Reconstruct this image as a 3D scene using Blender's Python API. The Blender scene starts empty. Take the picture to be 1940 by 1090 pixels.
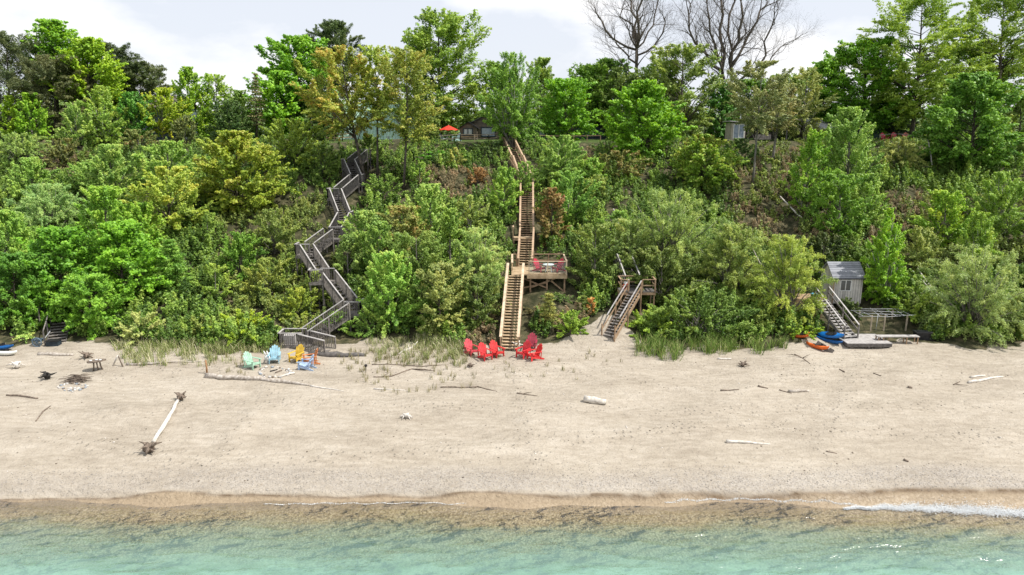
import bpy, math, random
import numpy as np
from mathutils import Vector, Matrix

# ------------------------------------------------------------------ scene, camera, light
SC = bpy.context.scene
COL = SC.collection
R = math.radians
CAM = np.array([0.0, 0.0, 16.3]); PITCH = R(12.6); FOC = 1293.0
cam_d = bpy.data.cameras.new('camera'); cam = bpy.data.objects.new('camera', cam_d); COL.objects.link(cam)
cam.location = CAM; cam.rotation_euler = (R(90) - PITCH, 0, 0)
cam_d.sensor_width = 36; cam_d.lens = FOC / 1940 * 36; cam_d.clip_end = 6000; cam_d.clip_start = 0.5
SC.camera = cam
SC.view_settings.view_transform = 'Standard'; SC.view_settings.look = 'None'
SC.view_settings.exposure = 0.5; SC.view_settings.gamma = 1
SC.cycles.max_bounces = 6; SC.cycles.transparent_max_bounces = 12; SC.cycles.diffuse_bounces = 3
SC.cycles.glossy_bounces = 3; SC.cycles.use_denoising = True
SC.cycles.caustics_reflective = False; SC.cycles.caustics_refractive = False

TOSUN = Vector((0.62, -0.12, 0.95)).normalized()
SUN_EL = math.asin(TOSUN.z)
sd = bpy.data.lights.new('sun', 'SUN'); so = bpy.data.objects.new('sun', sd); COL.objects.link(so)
sd.energy = 4.0; sd.angle = R(0.6); sd.color = (1.0, 0.95, 0.87)
so.rotation_euler = TOSUN.to_track_quat('Z', 'Y').to_euler(); so.location = (40, -20, 80)

W = bpy.data.worlds.new('World'); SC.world = W; W.use_nodes = True
nt = W.node_tree; N = nt.nodes; L = nt.links; N.clear()
out = N.new('ShaderNodeOutputWorld'); bg = N.new('ShaderNodeBackground'); bg.inputs['Strength'].default_value = 0.12
sky = N.new('ShaderNodeTexSky'); sky.sky_type = 'NISHITA'; sky.sun_disc = False
sky.sun_elevation = SUN_EL; sky.sun_rotation = math.atan2(TOSUN.x, TOSUN.y)
sky.air_density = 1.0; sky.dust_density = 1.6; sky.ozone_density = 1.2
tc = N.new('ShaderNodeTexCoord')
mp = N.new('ShaderNodeMapping'); mp.inputs['Scale'].default_value = (1.0, 1.0, 2.2)
n1 = N.new('ShaderNodeTexNoise'); n1.inputs['Scale'].default_value = 3.2; n1.inputs['Detail'].default_value = 8; n1.inputs['Roughness'].default_value = .52
cr = N.new('ShaderNodeValToRGB'); cr.color_ramp.elements[0].position = .50; cr.color_ramp.elements[1].position = .62
mixh = N.new('ShaderNodeMix'); mixh.data_type = 'RGBA'; mixh.inputs[0].default_value = 0.85
mixh.inputs[7].default_value = (5.25, 5.42, 5.85, 1)          # thin high haze over the whole sky
mixc = N.new('ShaderNodeMix'); mixc.data_type = 'RGBA'
mixc.inputs[7].default_value = (6.7, 6.7, 6.78, 1)
L.new(tc.outputs['Generated'], mp.inputs[0]); L.new(mp.outputs[0], n1.inputs['Vector']); L.new(n1.outputs['Fac'], cr.inputs[0])
L.new(sky.outputs[0], mixh.inputs[6]); L.new(mixh.outputs[2], mixc.inputs[6]); L.new(cr.outputs[0], mixc.inputs[0])
L.new(mixc.outputs[2], bg.inputs['Color']); L.new(bg.outputs[0], out.inputs[0])

# ------------------------------------------------------------------ geometry of the view
cP, sP = math.cos(PITCH), math.sin(PITCH)
def at(px, py, Y):
    """world point on the sight line through photo pixel (px, py) at world depth Y"""
    v = (545.0 - py) / FOC; u = (px - 970.0) / FOC
    t = Y / (cP + v * sP)
    return Vector((u * t, Y, CAM[2] + t * (v * cP - sP)))
def depth(Y, z): return Y * cP + (CAM[2] - z) * sP
def proj(X, Y, Z):
    d = Y * cP + (CAM[2] - Z) * sP
    return 970 + FOC * X / d, 545 - FOC * ((Z - CAM[2]) * cP + Y * sP) / d

PY = [-900, -100, 0, 10, 18, 23, 25.5, 26.7, 27.9, 28.25, 28.55, 29.6, 30.6, 33, 36, 40, 44, 47, 48.5, 50, 54, 57.5, 60.5, 64, 68, 71.5, 75, 78, 81, 85, 88, 95, 120, 300, 3000]
PZ = [-14, -6, -3.6, -2.4, -1.45, -.72, -.36, -.14, 0.0, .10, .30, .48, .56, .70, .86, 1.02, 1.2, 1.36, 1.55, 1.9, 3.2, 4.7, 6.0, 7.5, 9.2, 10.6, 12.0, 13.1, 14.0, 15.1, 15.5, 15.7, 15.75, 15.8, 15.8]
def hgt(X, Y):
    X = np.asarray(X, float); Y = np.asarray(Y, float)
    sl = np.clip((Y - 47) / 6, 0, 1) * np.clip((92 - Y) / 6, 0, 1)
    dune = np.clip((Y - 31) / 3, 0, 1) * np.clip((52 - Y) / 4, 0, 1)
    sh = np.clip((Y - 24) / 3, 0, 1) * np.clip((33 - Y) / 4, 0, 1)
    Yw = Y + .22 * sh * (np.sin(X * .35 + 1) + .6 * np.sin(X * .83 + 2.2) + .3 * np.sin(X * 1.9)) + .012 * X * sh
    z = np.interp(Yw, PY, PZ)
    z = z + sl * (.28 * np.sin(X * .42 + Y * .23) + .22 * np.sin(X * .9 - Y * .5 + 1.3))
    z = z + dune * (.05 * np.sin(X * .31 + Y * .9) + .045 * np.sin(X * .73 - Y * .6 + 2) + .03 * np.sin(X * 1.7 + Y * 2.1) + .02 * np.sin(Y * 3.1 - X * .6))
    # sandy ramp at the foot of the short staircase
    z = z + .5 * np.exp(-((X - 7.6) / 2.0) ** 2 - ((Y - 49.2) / 1.6) ** 2)
    return z
def h1(X, Y): return float(hgt(X, Y))
def gp(px, py, lift=0.0):
    """where the sight line through a photo pixel meets the ground"""
    lo, hi = 15.0, 140.0
    ys = np.linspace(lo, hi, 4000)
    v = (545.0 - py) / FOC; u = (px - 970.0) / FOC
    t = ys / (cP + v * sP); z = CAM[2] + t * (v * cP - sP)
    d = z - hgt(u * t, ys)
    i = int(np.argmax(d < 0)) if (d < 0).any() else len(ys) - 1
    return Vector((u * t[i], ys[i], z[i] + lift))

# ------------------------------------------------------------------ tags and mesh helpers
def tag(o, label=None, cat=None, group=None, kind=None):
    if label: o['label'] = label
    if cat: o['category'] = cat
    if group: o['group'] = group
    if kind: o['kind'] = kind
    return o
def thing(name, label, cat, loc=(0, 0, 0), rotz=0.0, group=None):
    o = bpy.data.objects.new(name, None); COL.objects.link(o)
    o.empty_display_size = .2; o.location = loc; o.rotation_euler = (0, 0, rotz)
    return tag(o, label, cat, group)
def link(name, me, mat, parent=None, loc=(0, 0, 0)):
    o = bpy.data.objects.new(name, me); COL.objects.link(o); o.location = loc
    if mat is not None and not me.materials: me.materials.append(mat)
    if parent is not None: o.parent = parent
    return o
def np_mesh(name, V, F, smooth=False, attrs=None):
    """mesh from numpy arrays; F is (n,k) or list of such arrays"""
    me = bpy.data.meshes.new(name)
    Fs = F if isinstance(F, list) else [F]
    Fs = [np.asarray(f, np.int32) for f in Fs if len(f)]
    V = np.asarray(V, np.float32)
    me.vertices.add(len(V)); me.vertices.foreach_set('co', V.ravel())
    nl = sum(f.size for f in Fs); npoly = sum(len(f) for f in Fs)
    me.loops.add(nl); me.loops.foreach_set('vertex_index', np.concatenate([f.ravel() for f in Fs]))
    tot = np.concatenate([np.full(len(f), f.shape[1], np.int32) for f in Fs])
    st = np.concatenate([[0], np.cumsum(tot)[:-1]]).astype(np.int32)
    me.polygons.add(npoly); me.polygons.foreach_set('loop_start', st); me.polygons.foreach_set('loop_total', tot)
    if smooth: me.polygons.foreach_set('use_smooth', np.ones(npoly, bool))
    for k, a in (attrs or {}).items():
        at_ = me.attributes.new(k, 'FLOAT', 'POINT'); at_.data.foreach_set('value', np.asarray(a, np.float32))
    me.update(calc_edges=True)
    return me

class MB:
    """collects shapes in world (or local) coordinates into one mesh"""
    def __init__(s): s.v = []; s.f = []; s.sm = []
    def add(s, vs, fs, smooth=False):
        b = len(s.v); s.v += [tuple(v) for v in vs]
        for f in fs: s.f.append([i + b for i in f]); s.sm.append(smooth)
        return s
    def box(s, c, size, M=None, rz=0.0):
        x, y, z = (q / 2 for q in size); c = Vector(c)
        M = M if M is not None else Matrix.Rotation(rz, 3, 'Z')
        vs = [c + M @ Vector((a * x, b * y, d * z)) for d in (-1, 1) for a, b in ((-1, -1), (1, -1), (1, 1), (-1, 1))]
        return s.add(vs, [(3, 2, 1, 0), (4, 5, 6, 7), (0, 1, 5, 4), (1, 2, 6, 5), (2, 3, 7, 6), (3, 0, 4, 7)])
    def bar(s, a, b, w, h, up=(0, 0, 1)):
        a, b = Vector(a), Vector(b); d = b - a; l = d.length
        if l < 1e-6: return s
        d /= l; up = Vector(up); x = d.cross(up)
        if x.length < 1e-4: x = d.cross(Vector((1, 0, 0)))
        x.normalize(); z = x.cross(d)
        M = Matrix((x, d, z)).transposed()
        return s.box((a + b) / 2, (w, l, h), M)
    def tube(s, pts, rad, n=8, cap=True, smooth=True, rng=None, jit=0.0):
        pts = [Vector(p) for p in pts]; k = len(pts)
        if not hasattr(rad, '__len__'): rad = [rad] * k
        vs = []; ref = None
        for i, p in enumerate(pts):
            d = (pts[min(i + 1, k - 1)] - pts[max(i - 1, 0)])
            if d.length < 1e-7: d = Vector((0, 0, 1))
            d.normalize()
            if ref is None:
                ref = Vector((1, 0, 0)) if abs(d.x) < .8 else Vector((0, 1, 0))
            x = (ref - d * ref.dot(d)); x.normalize(); y = d.cross(x); ref = x
            for j in range(n):
                a = 2 * math.pi * j / n; r = rad[i] * (1 + (rng.uniform(-jit, jit) if rng else 0))
                vs.append(p + x * (math.cos(a) * r) + y * (math.sin(a) * r))
        fs = [(i * n + j, i * n + (j + 1) % n, (i + 1) * n + (j + 1) % n, (i + 1) * n + j) for i in range(k - 1) for j in range(n)]
        if cap: fs += [tuple(range(n - 1, -1, -1)), tuple((k - 1) * n + j for j in range(n))]
        return s.add(vs, fs, smooth)
    def lathe(s, c, prof, n=16, smooth=True):
        c = Vector(c); k = len(prof); vs = []
        for r, z in prof:
            for j in range(n):
                a = 2 * math.pi * j / n; vs.append(c + Vector((r * math.cos(a), r * math.sin(a), z)))
        fs = [(i * n + j, i * n + (j + 1) % n, (i + 1) * n + (j + 1) % n, (i + 1) * n + j) for i in range(k - 1) for j in range(n)]
        fs += [tuple(range(n - 1, -1, -1)), tuple((k - 1) * n + j for j in range(n))]
        return s.add(vs, fs, smooth)
    def prism(s, poly, a, b):
        """poly: list of 3D points; extruded from offset a to offset b (vectors)"""
        a, b = Vector(a), Vector(b); n = len(poly); P = [Vector(p) for p in poly]
        vs = [p + a for p in P] + [p + b for p in P]
        fs = [tuple(range(n - 1, -1, -1)), tuple(range(n, 2 * n))] + [(i, (i + 1) % n, n + (i + 1) % n, n + i) for i in range(n)]
        return s.add(vs, fs)
    def lump(s, c, r, rng, n=7, m=5, jit=.2, M=None):
        """irregular stone-like or hull-like closed lump with radii r=(x,y,z)"""
        c = Vector(c); vs = []; ph = rng.uniform(0, 6)
        M = M if M is not None else Matrix.Identity(3)
        for i in range(m):
            t = math.pi * (i + .5) / m
            for j in range(n):
                a = 2 * math.pi * j / n + ph; q = 1 + rng.uniform(-jit, jit)
                vs.append(c + M @ Vector((math.sin(t) * math.cos(a) * r[0] * q, math.sin(t) * math.sin(a) * r[1] * q, math.cos(t) * r[2] * q)))
        vs.append(c + M @ Vector((0, 0, r[2] * .98))); vs.append(c - M @ Vector((0, 0, r[2] * .98)))
        fs = [(i * n + j, (i + 1) * n + j, (i + 1) * n + (j + 1) % n, i * n + (j + 1) % n) for i in range(m - 1) for j in range(n)]
        fs += [(len(vs) - 2, j, (j + 1) % n) for j in range(n)] + [(len(vs) - 1, (m - 1) * n + (j + 1) % n, (m - 1) * n + j) for j in range(n)]
        return s.add(vs, fs, True)
    def build(s, name, mat, parent=None, loc=None):
        """links the collected shapes as ONE object; coordinates are made relative to the parent (or to loc)"""
        off = Vector(loc) if loc is not None else Vector((0, 0, 0))
        if parent is not None:
            p = parent
            while p is not None: off = off + p.location; p = p.parent
        me = bpy.data.meshes.new(name)
        me.from_pydata([tuple(Vector(v) - off) for v in s.v], [], s.f)
        me.polygons.foreach_set('use_smooth', np.array(s.sm, bool)); me.update()
        return link(name, me, mat, parent, loc if loc is not None else (0, 0, 0))

# ------------------------------------------------------------------ materials
def new_mat(name):
    m = bpy.data.materials.new(name); m.use_nodes = True; t = m.node_tree; t.nodes.clear()
    o = t.nodes.new('ShaderNodeOutputMaterial'); return m, t, t.nodes, t.links, o
def c4(c): return (c[0], c[1], c[2], 1)
def ramp(N, stops):
    r = N.new('ShaderNodeValToRGB'); e = r.color_ramp.elements
    while len(e) < len(stops): e.new(.5)
    for i, (p, c) in enumerate(stops): e[i].position = p; e[i].color = c4(c)
    return r
def mat_noise(name, c1, c2, scale=6, stretch=(1, 1, 1), rough=.8, bump=.2, spec=.3, detail=5, lo=.35, hi=.65):
    m, t, N, L, o = new_mat(name)
    tc = N.new('ShaderNodeTexCoord'); mp = N.new('ShaderNodeMapping'); mp.inputs['Scale'].default_value = stretch
    n = N.new('ShaderNodeTexNoise'); n.inputs['Scale'].default_value = scale; n.inputs['Detail'].default_value = detail
    r = ramp(N, [(lo, c1), (hi, c2)]); p = N.new('ShaderNodeBsdfPrincipled')
    p.inputs['Roughness'].default_value = rough; p.inputs['Specular IOR Level'].default_value = spec
    L.new(tc.outputs['Object'], mp.inputs[0]); L.new(mp.outputs[0], n.inputs['Vector']); L.new(n.outputs['Fac'], r.inputs[0]); L.new(r.outputs[0], p.inputs['Base Color'])
    if bump:
        b = N.new('ShaderNodeBump'); b.inputs['Strength'].default_value = bump; b.inputs['Distance'].default_value = .02
        L.new(n.outputs['Fac'], b.inputs['Height']); L.new(b.outputs[0], p.inputs['Normal'])
    L.new(p.outputs[0], o.inputs[0]); return m
_pl = {}
def plastic(c, rough=.45):
    k = (tuple(c), rough)
    if k not in _pl:
        _pl[k] = mat_noise('painted_plastic', [q * .70 + .01 for q in c], [min(1, q * 1.0 + .03) for q in c], 3, rough=rough, bump=.03, spec=.4)
    return _pl[k]
def mat_planks(name, c1, c2, axis='X', width=.15):
    """vertical or horizontal boards with grain and weathering"""
    m, t, N, L, o = new_mat(name)
    tc = N.new('ShaderNodeTexCoord'); sep = N.new('ShaderNodeSeparateXYZ'); L.new(tc.outputs['Object'], sep.inputs[0])
    mu = N.new('ShaderNodeMath'); mu.operation = 'MULTIPLY'; mu.inputs[1].default_value = 1 / width
    if axis == 'XY':
        ad = N.new('ShaderNodeMath'); L.new(sep.outputs['X'], ad.inputs[0]); L.new(sep.outputs['Y'], ad.inputs[1]); L.new(ad.outputs[0], mu.inputs[0])
    else: L.new(sep.outputs[axis], mu.inputs[0])
    fl = N.new('ShaderNodeMath'); fl.operation = 'FLOOR'; L.new(mu.outputs[0], fl.inputs[0])
    wn = N.new('ShaderNodeTexWhiteNoise'); wn.noise_dimensions = '1D'; L.new(fl.outputs[0], wn.inputs['W'])
    n = N.new('ShaderNodeTexNoise'); n.inputs['Scale'].default_value = 3; n.inputs['Detail'].default_value = 6; L.new(tc.outputs['Object'], n.inputs['Vector'])
    ad2 = N.new('ShaderNodeMath'); ad2.operation = 'MULTIPLY_ADD'; ad2.inputs[1].default_value = .45
    L.new(wn.outputs['Value'], ad2.inputs[0]); L.new(n.outputs['Fac'], ad2.inputs[2])
    r = ramp(N, [(.35, c1), (.95, c2)]); L.new(ad2.outputs[0], r.inputs[0])
    fr = N.new('ShaderNodeMath'); fr.operation = 'FRACT'; L.new(mu.outputs[0], fr.inputs[0])
    gp_ = N.new('ShaderNodeMath'); gp_.operation = 'COMPARE'; gp_.inputs[1].default_value = .5; gp_.inputs[2].default_value = .44; L.new(fr.outputs[0], gp_.inputs[0])
    mx = N.new('ShaderNodeMix'); mx.data_type = 'RGBA'; mx.inputs[6].default_value = c4([q * .35 for q in c1]); L.new(gp_.outputs[0], mx.inputs[0]); L.new(r.outputs[0], mx.inputs[7])
    p = N.new('ShaderNodeBsdfPrincipled'); p.inputs['Roughness'].default_value = .85; p.inputs['Specular IOR Level'].default_value = .2
    b = N.new('ShaderNodeBump'); b.inputs['Strength'].default_value = .4; b.inputs['Distance'].default_value = .01; L.new(gp_.outputs[0], b.inputs['Height'])
    L.new(mx.outputs[2], p.inputs['Base Color']); L.new(b.outputs[0], p.inputs['Normal']); L.new(p.outputs[0], o.inputs[0]); return m
def mat_glass(name, tint=(.85, .92, .95), clear=.8):
    m, t, N, L, o = new_mat(name)
    a = N.new('ShaderNodeBsdfTransparent'); a.inputs[0].default_value = c4(tint)
    g = N.new('ShaderNodeBsdfGlossy'); g.inputs['Roughness'].default_value = .04
    x = N.new('ShaderNodeMixShader'); x.inputs[0].default_value = 1 - clear
    L.new(a.outputs[0], x.inputs[1]); L.new(g.outputs[0], x.inputs[2]); L.new(x.outputs[0], o.inputs[0]); return m
_lf = {}
ACCENT = {}
def leaf_mat(c, trans=.27):
    k = tuple(c) + (trans,); ac = ACCENT.get(tuple(c))
    if k in _lf: return _lf[k]
    m, t, N, L, o = new_mat('leaves')
    a = N.new('ShaderNodeAttribute'); a.attribute_name = 'tint'
    c = (c[0] * 2.0 + .014, c[1] * 2.12 + .014, c[2] * 1.7 + .01)
    dk = (c[0] * .52, c[1] * .6, c[2] * .66); lt = (min(.6, c[0] * 1.4 + .02), min(.6, c[1] * 1.24), c[2] * 1.3)
    if ac: lt = ac
    r = ramp(N, [(.08, dk), (.5, c), (.95, lt)]); L.new(a.outputs['Fac'], r.inputs[0])
    p = N.new('ShaderNodeBsdfPrincipled'); p.inputs['Roughness'].default_value = .5; p.inputs['Specular IOR Level'].default_value = .35
    tr = N.new('ShaderNodeBsdfTranslucent'); mx = N.new('ShaderNodeMixShader'); mx.inputs[0].default_value = trans
    hs = N.new('ShaderNodeHueSaturation'); hs.inputs['Hue'].default_value = .485; hs.inputs['Saturation'].default_value = 1.1; hs.inputs['Value'].default_value = 1.35
    L.new(r.outputs[0], p.inputs['Base Color']); L.new(r.outputs[0], hs.inputs['Color']); L.new(hs.outputs[0], tr.inputs['Color'])
    L.new(p.outputs[0], mx.inputs[1]); L.new(tr.outputs[0], mx.inputs[2]); L.new(mx.outputs[0], o.inputs[0])
    _lf[k] = m; return m

M_TAN = mat_noise('new_timber', (.30, .215, .125), (.52, .395, .255), 2.2, (1, 1, 1), .75)
M_TAND = mat_noise('weathered_brown_timber', (.24, .16, .10), (.40, .28, .18), 4, (1, 1, 1), .8)
M_GREY = mat_noise('grey_timber', (.115, .105, .097), (.24, .218, .20), 5, (1, 1, 1), .85)
M_GREYD = mat_noise('dark_grey_timber', (.075, .07, .066), (.15, .138, .13), 5, (1, 1, 1), .85)
M_GREYL = mat_noise('sunbleached_rail', (.30, .285, .275), (.46, .44, .425), 4, (1, 1, 1), .7)
M_DRIFT = mat_noise('driftwood', (.27, .23, .19), (.50, .46, .41), 7, (1, 1, 1), .9, .5)
M_DRIFTD = mat_noise('dark_driftwood', (.09, .07, .055), (.24, .19, .15), 8, (1, 1, 1), .9, .5)
M_BLEACH = mat_noise('bleached_wood', (.48, .45, .40), (.68, .64, .59), 6, (1, 1, 1), .85, .4)
M_BARK = mat_noise('bark', (.05, .042, .034), (.15, .125, .10), 9, (1, 1, .3), .95, .7)
M_BARKG = mat_noise('grey_bark', (.13, .12, .105), (.26, .24, .21), 9, (1, 1, .3), .95, .6)
M_BIRCH = mat_noise('birch_bark', (.16, .15, .14), (.48, .46, .43), 7, (1, 1, .5), .8, .3)
M_STONE = mat_noise('beach_stone', (.28, .27, .26), (.58, .56, .53), 3, rough=.85)
M_CHAR = mat_noise('charred_wood', (.012, .012, .012), (.06, .055, .05), 8, rough=.9)
M_WHITE = mat_noise('white_paint', (.58, .58, .57), (.72, .72, .7), 4, rough=.5, bump=.05)
M_DARKGL = mat_noise('window_glass', (.02, .03, .035), (.06, .08, .09), 1.5, rough=.08, bump=0, spec=.8)
M_METAL = mat_noise('galvanised_metal', (.40, .42, .44), (.6, .62, .64), 6, rough=.4, bump=.05, spec=.6)
# ------------------------------------------------------------------ ground
def sstep(a, b, x): t = np.clip((x - a) / (b - a), 0, 1); return t * t * (3 - 2 * t)
def footY(X):
    xs = [-60, -36, -30, -26, -22, -18, -15, -10, -6, -3, 0, 3, 5, 7, 8.5, 10, 13, 18, 21, 24, 28, 33, 60]
    ys = [47.6, 47.6, 48.2, 47.0, 46.2, 46.0, 47.2, 48.3, 47.4, 46.4, 47.6, 48.2, 48.8, 51.0, 51.0, 47.2, 46.6, 47.0, 47.8, 48.6, 48.0, 47.2, 47.2]
    return np.interp(X, xs, ys)
xs = np.concatenate([[-3000, -900, -400, -220, -140, -100, -80], np.arange(-66, 66.01, .3), [80, 100, 140, 220, 400, 900, 3000]])
ys = np.concatenate([[-900, -300, -100, -40, 0, 10, 15], np.arange(18, 26, .25), np.arange(26, 31, .08), np.arange(31, 49, .2), np.arange(49, 96, .6), [98, 102, 108, 116, 130, 160, 220, 320, 500, 900, 1600, 3000]])
GX, GY = np.meshgrid(xs, ys)
GZ = hgt(GX, GY)
nx, ny = len(xs), len(ys)
idx = np.arange(nx * ny).reshape(ny, nx)
Fq = np.stack([idx[:-1, :-1], idx[:-1, 1:], idx[1:, 1:], idx[1:, :-1]], -1).reshape(-1, 4)
wob = .35 * np.sin(GX * .8) + .25 * np.sin(GX * 2.1 + 1) + .15 * np.sin(GX * 4.3)
a_sand = 1 - sstep(-.7, .7, GY - footY(GX) + wob)
gw = .35 * np.sin(GX * .21 + .5) + .2 * np.sin(GX * .57)
a_grav = sstep(28.5, 28.75, GY + gw * .2) * (1 - sstep(29.5, 30.9, GY + gw)) * (.55 + .45 * sstep(-30, 5, GX)) * .52
bk = .5 + .5 * np.sin(GX * .19 + 2) * np.sin(GX * .43)
a_wet = (1 - sstep(28.33, 28.48, GY + gw * .25 + .06 * np.sin(GX * 1.3)))
a_scarp = np.exp(-((GY + gw * .25 + .06 * np.sin(GX * 1.3) - 28.42) / (.07 + .12 * sstep(-2, 12, GX))) ** 2)
a_lawn = sstep(87, 90, GY)
a_trail = .28 * sstep(38, 41, GY)
TRAILS = [[(965, 672), (985, 720), (1000, 800), (1030, 880)], [(965, 672), (860, 700), (720, 700), (600, 690), (520, 695)], [(970, 674), (1060, 690), (1150, 650)], [(1010, 690), (1200, 720), (1400, 740), (1620, 680)],
          [(520, 715), (480, 780), (430, 850), (400, 905)], [(110, 665), (200, 720), (330, 700), (470, 700)], [(1640, 672), (1600, 760), (1560, 850)], [(60, 820), (400, 880), (900, 850), (1400, 800), (1900, 830)], [(200, 780), (560, 760), (900, 770), (1300, 780), (1880, 770)]]
for tr_ in TRAILS:
    P_ = np.array([gp(*q)[:2] for q in tr_])
    for (ax, ay), (bx, by) in zip(P_, P_[1:]):
        dx, dy = bx - ax, by - ay; tt_ = np.clip(((GX - ax) * dx + (GY - ay) * dy) / (dx * dx + dy * dy), 0, 1)
        a_trail = np.maximum(a_trail, np.exp(-((GX - ax - tt_ * dx) ** 2 + (GY - ay - tt_ * dy) ** 2) / .5))
a_trail *= sstep(29.5, 31, GY) * a_sand
me = np_mesh('ground', np.stack([GX, GY, GZ], -1).reshape(-1, 3), Fq, True,
             dict(sand=a_sand.ravel(), gravel=a_grav.ravel(), wet=a_wet.ravel(), scarp=a_scarp.ravel(), lawn=a_lawn.ravel(), trail=a_trail.ravel()))
m, t, N, L, o = new_mat('beach_and_bank')
def attr(n): a = N.new('ShaderNodeAttribute'); a.attribute_name = n; return a.outputs['Fac']
geo = N.new('ShaderNodeNewGeometry'); POS = geo.outputs['Position']
def noise(scale, detail=5, stretch=None, rough=.5):
    n = N.new('ShaderNodeTexNoise'); n.inputs['Scale'].default_value = scale; n.inputs['Detail'].default_value = detail; n.inputs['Roughness'].default_value = rough
    if stretch:
        mpp = N.new('ShaderNodeMapping'); mpp.inputs['Scale'].default_value = stretch; L.new(POS, mpp.inputs[0]); L.new(mpp.outputs[0], n.inputs['Vector'])
    else: L.new(POS, n.inputs['Vector'])
    return n.outputs['Fac']
def mth(op, a, b=None, c=None):
    q = N.new('ShaderNodeMath'); q.operation = op
    for i, v in enumerate((a, b, c)):
        if v is None: continue
        if isinstance(v, (int, float)): q.inputs[i].default_value = v
        else: L.new(v, q.inputs[i])
    return q.outputs[0]
def mixc_(f, a, b):
    q = N.new('ShaderNodeMix'); q.data_type = 'RGBA'
    for i, v in ((0, f), (6, a), (7, b)):
        if isinstance(v, (int, float)): q.inputs[i].default_value = v
        elif isinstance(v, tuple): q.inputs[i].default_value = c4(v)
        else: L.new(v, q.inputs[i])
    return q.outputs[2]
def rmp(f, stops): r = ramp(N, stops); L.new(f, r.inputs[0]); return r.outputs[0]
big = noise(.35, 5, (.5, 1.4, 1)); med = noise(2.2, 6, (.6, 1.6, 1)); fine = noise(16, 4); grain = noise(60, 2)
sand = rmp(mth('MULTIPLY_ADD', med, .5, mth('MULTIPLY', big, .5)), [(.36, (.29, .250, .198)), (.5, (.362, .318, .257)), (.64, (.43, .385, .320))])
sand = mixc_(mth('MULTIPLY', rmp(fine, [(.56, (0, 0, 0)), (.70, (1, 1, 1))]), .6), sand, (.25, .21, .17))
sand = mixc_(mth('MULTIPLY', rmp(grain, [(.68, (0, 0, 0)), (.74, (1, 1, 1))]), .3), sand, (.20, .18, .16))
vor = N.new('ShaderNodeTexVoronoi'); vor.inputs['Scale'].default_value = 17; L.new(POS, vor.inputs['Vector'])
vs = N.new('ShaderNodeSeparateColor'); L.new(vor.outputs['Color'], vs.inputs[0])
grav = rmp(vs.outputs[0], [(0, (.19, .175, .16)), (.3, (.28, .256, .234)), (.8, (.39, .37, .348)), (1, (.34, .29, .23))])
gmask = mth('MULTIPLY', attr('gravel'), rmp(mth('MULTIPLY_ADD', noise(.7, 4), .5, mth('MULTIPLY', noise(5, 3), .5)), [(.34, (.25, .25, .25)), (.56, (1, 1, 1))]))
col = mixc_(gmask, sand, grav)
wetc = mixc_(rmp(noise(6, 3), [(.4, (0, 0, 0)), (.7, (1, 1, 1))]), (.31, .243, .165), (.25, .193, .128))
peb = rmp(vs.outputs[1], [(0, (.20, .155, .095)), (.5, (.35, .275, .185)), (1, (.52, .44, .33))])
sepp = N.new('ShaderNodeSeparateXYZ'); L.new(POS, sepp.inputs[0])
wobn = mth('MULTIPLY_ADD', noise(.28, 4, (1, .6, 1)), 2.4, mth('MULTIPLY', noise(2.5, 3), .5))
under = rmp(mth('MULTIPLY_ADD', mth('ADD', sepp.outputs['Y'], wobn), -1.0, 29.3), [(.0, (0, 0, 0)), (.55, (1, 1, 1))])
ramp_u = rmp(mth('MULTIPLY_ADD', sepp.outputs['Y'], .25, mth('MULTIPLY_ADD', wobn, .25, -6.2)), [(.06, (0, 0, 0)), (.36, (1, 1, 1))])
seab = mixc_(rmp(mth('MULTIPLY_ADD', noise(.38, 5, (1, 1.7, 1)), .75, mth('MULTIPLY', noise(3.2, 4, (.55, 1.6, 1), .65), .25)), [(.45, (0, 0, 0)), (.57, (1, 1, 1))]), (.60, .60, .50), (.22, .26, .13))  # weed and sand patches; fine stretched noise paints in the ripples' light and dark
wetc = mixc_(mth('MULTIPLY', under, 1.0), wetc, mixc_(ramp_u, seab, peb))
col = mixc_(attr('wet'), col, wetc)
col = mixc_(mth('MULTIPLY', attr('scarp'), rmp(noise(1.2, 4), [(.35, (.25, .25, .25)), (.6, (.95, .95, .95))])), col, (.12, .08, .045))
soil = rmp(noise(1.6, 7), [(.38, (.03, .034, .014)), (.56, (.075, .07, .035)), (.74, (.17, .14, .085))])
lawn = rmp(noise(2.5, 6), [(.35, (.04, .07, .015)), (.65, (.09, .14, .03))])
soil = mixc_(attr('lawn'), soil, lawn)
sm = mth('MULTIPLY_ADD', mth('SUBTRACT', noise(1.8, 6), .5), 1.1, attr('sand'))
col = mixc_(rmp(sm, [(.42, (0, 0, 0)), (.58, (1, 1, 1))]), soil, col)
p = N.new('ShaderNodeBsdfPrincipled'); p.inputs['Specular IOR Level'].default_value = .25; L.new(col, p.inputs['Base Color'])
L.new(mth('MULTIPLY_ADD', attr('wet'), -.5, .95), p.inputs['Roughness'])
foot = rmp(noise(4.5, 3, (1, 1.25, 1), .6), [(.44, (0, 0, 0)), (.56, (1, 1, 1))])
vf = N.new('ShaderNodeTexVoronoi'); vf.inputs['Scale'].default_value = 2.7; L.new(POS, vf.inputs['Vector'])
dimple = mth('MULTIPLY', rmp(mth('MULTIPLY_ADD', noise(9, 2), .12, vf.outputs['Distance']), [(.20, (0, 0, 0)), (.36, (1, 1, 1))]), attr('trail'))
hh = mth('ADD', mth('MULTIPLY', dimple, 1.5), mth('ADD', mth('MULTIPLY', foot, .28), mth('ADD', mth('MULTIPLY', noise(3.2, 5, (1, 1.3, 1)), .55), mth('ADD', mth('MULTIPLY', fine, .22), mth('MULTIPLY', mth('MULTIPLY', vor.outputs['Distance'], gmask), .3)))))
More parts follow.
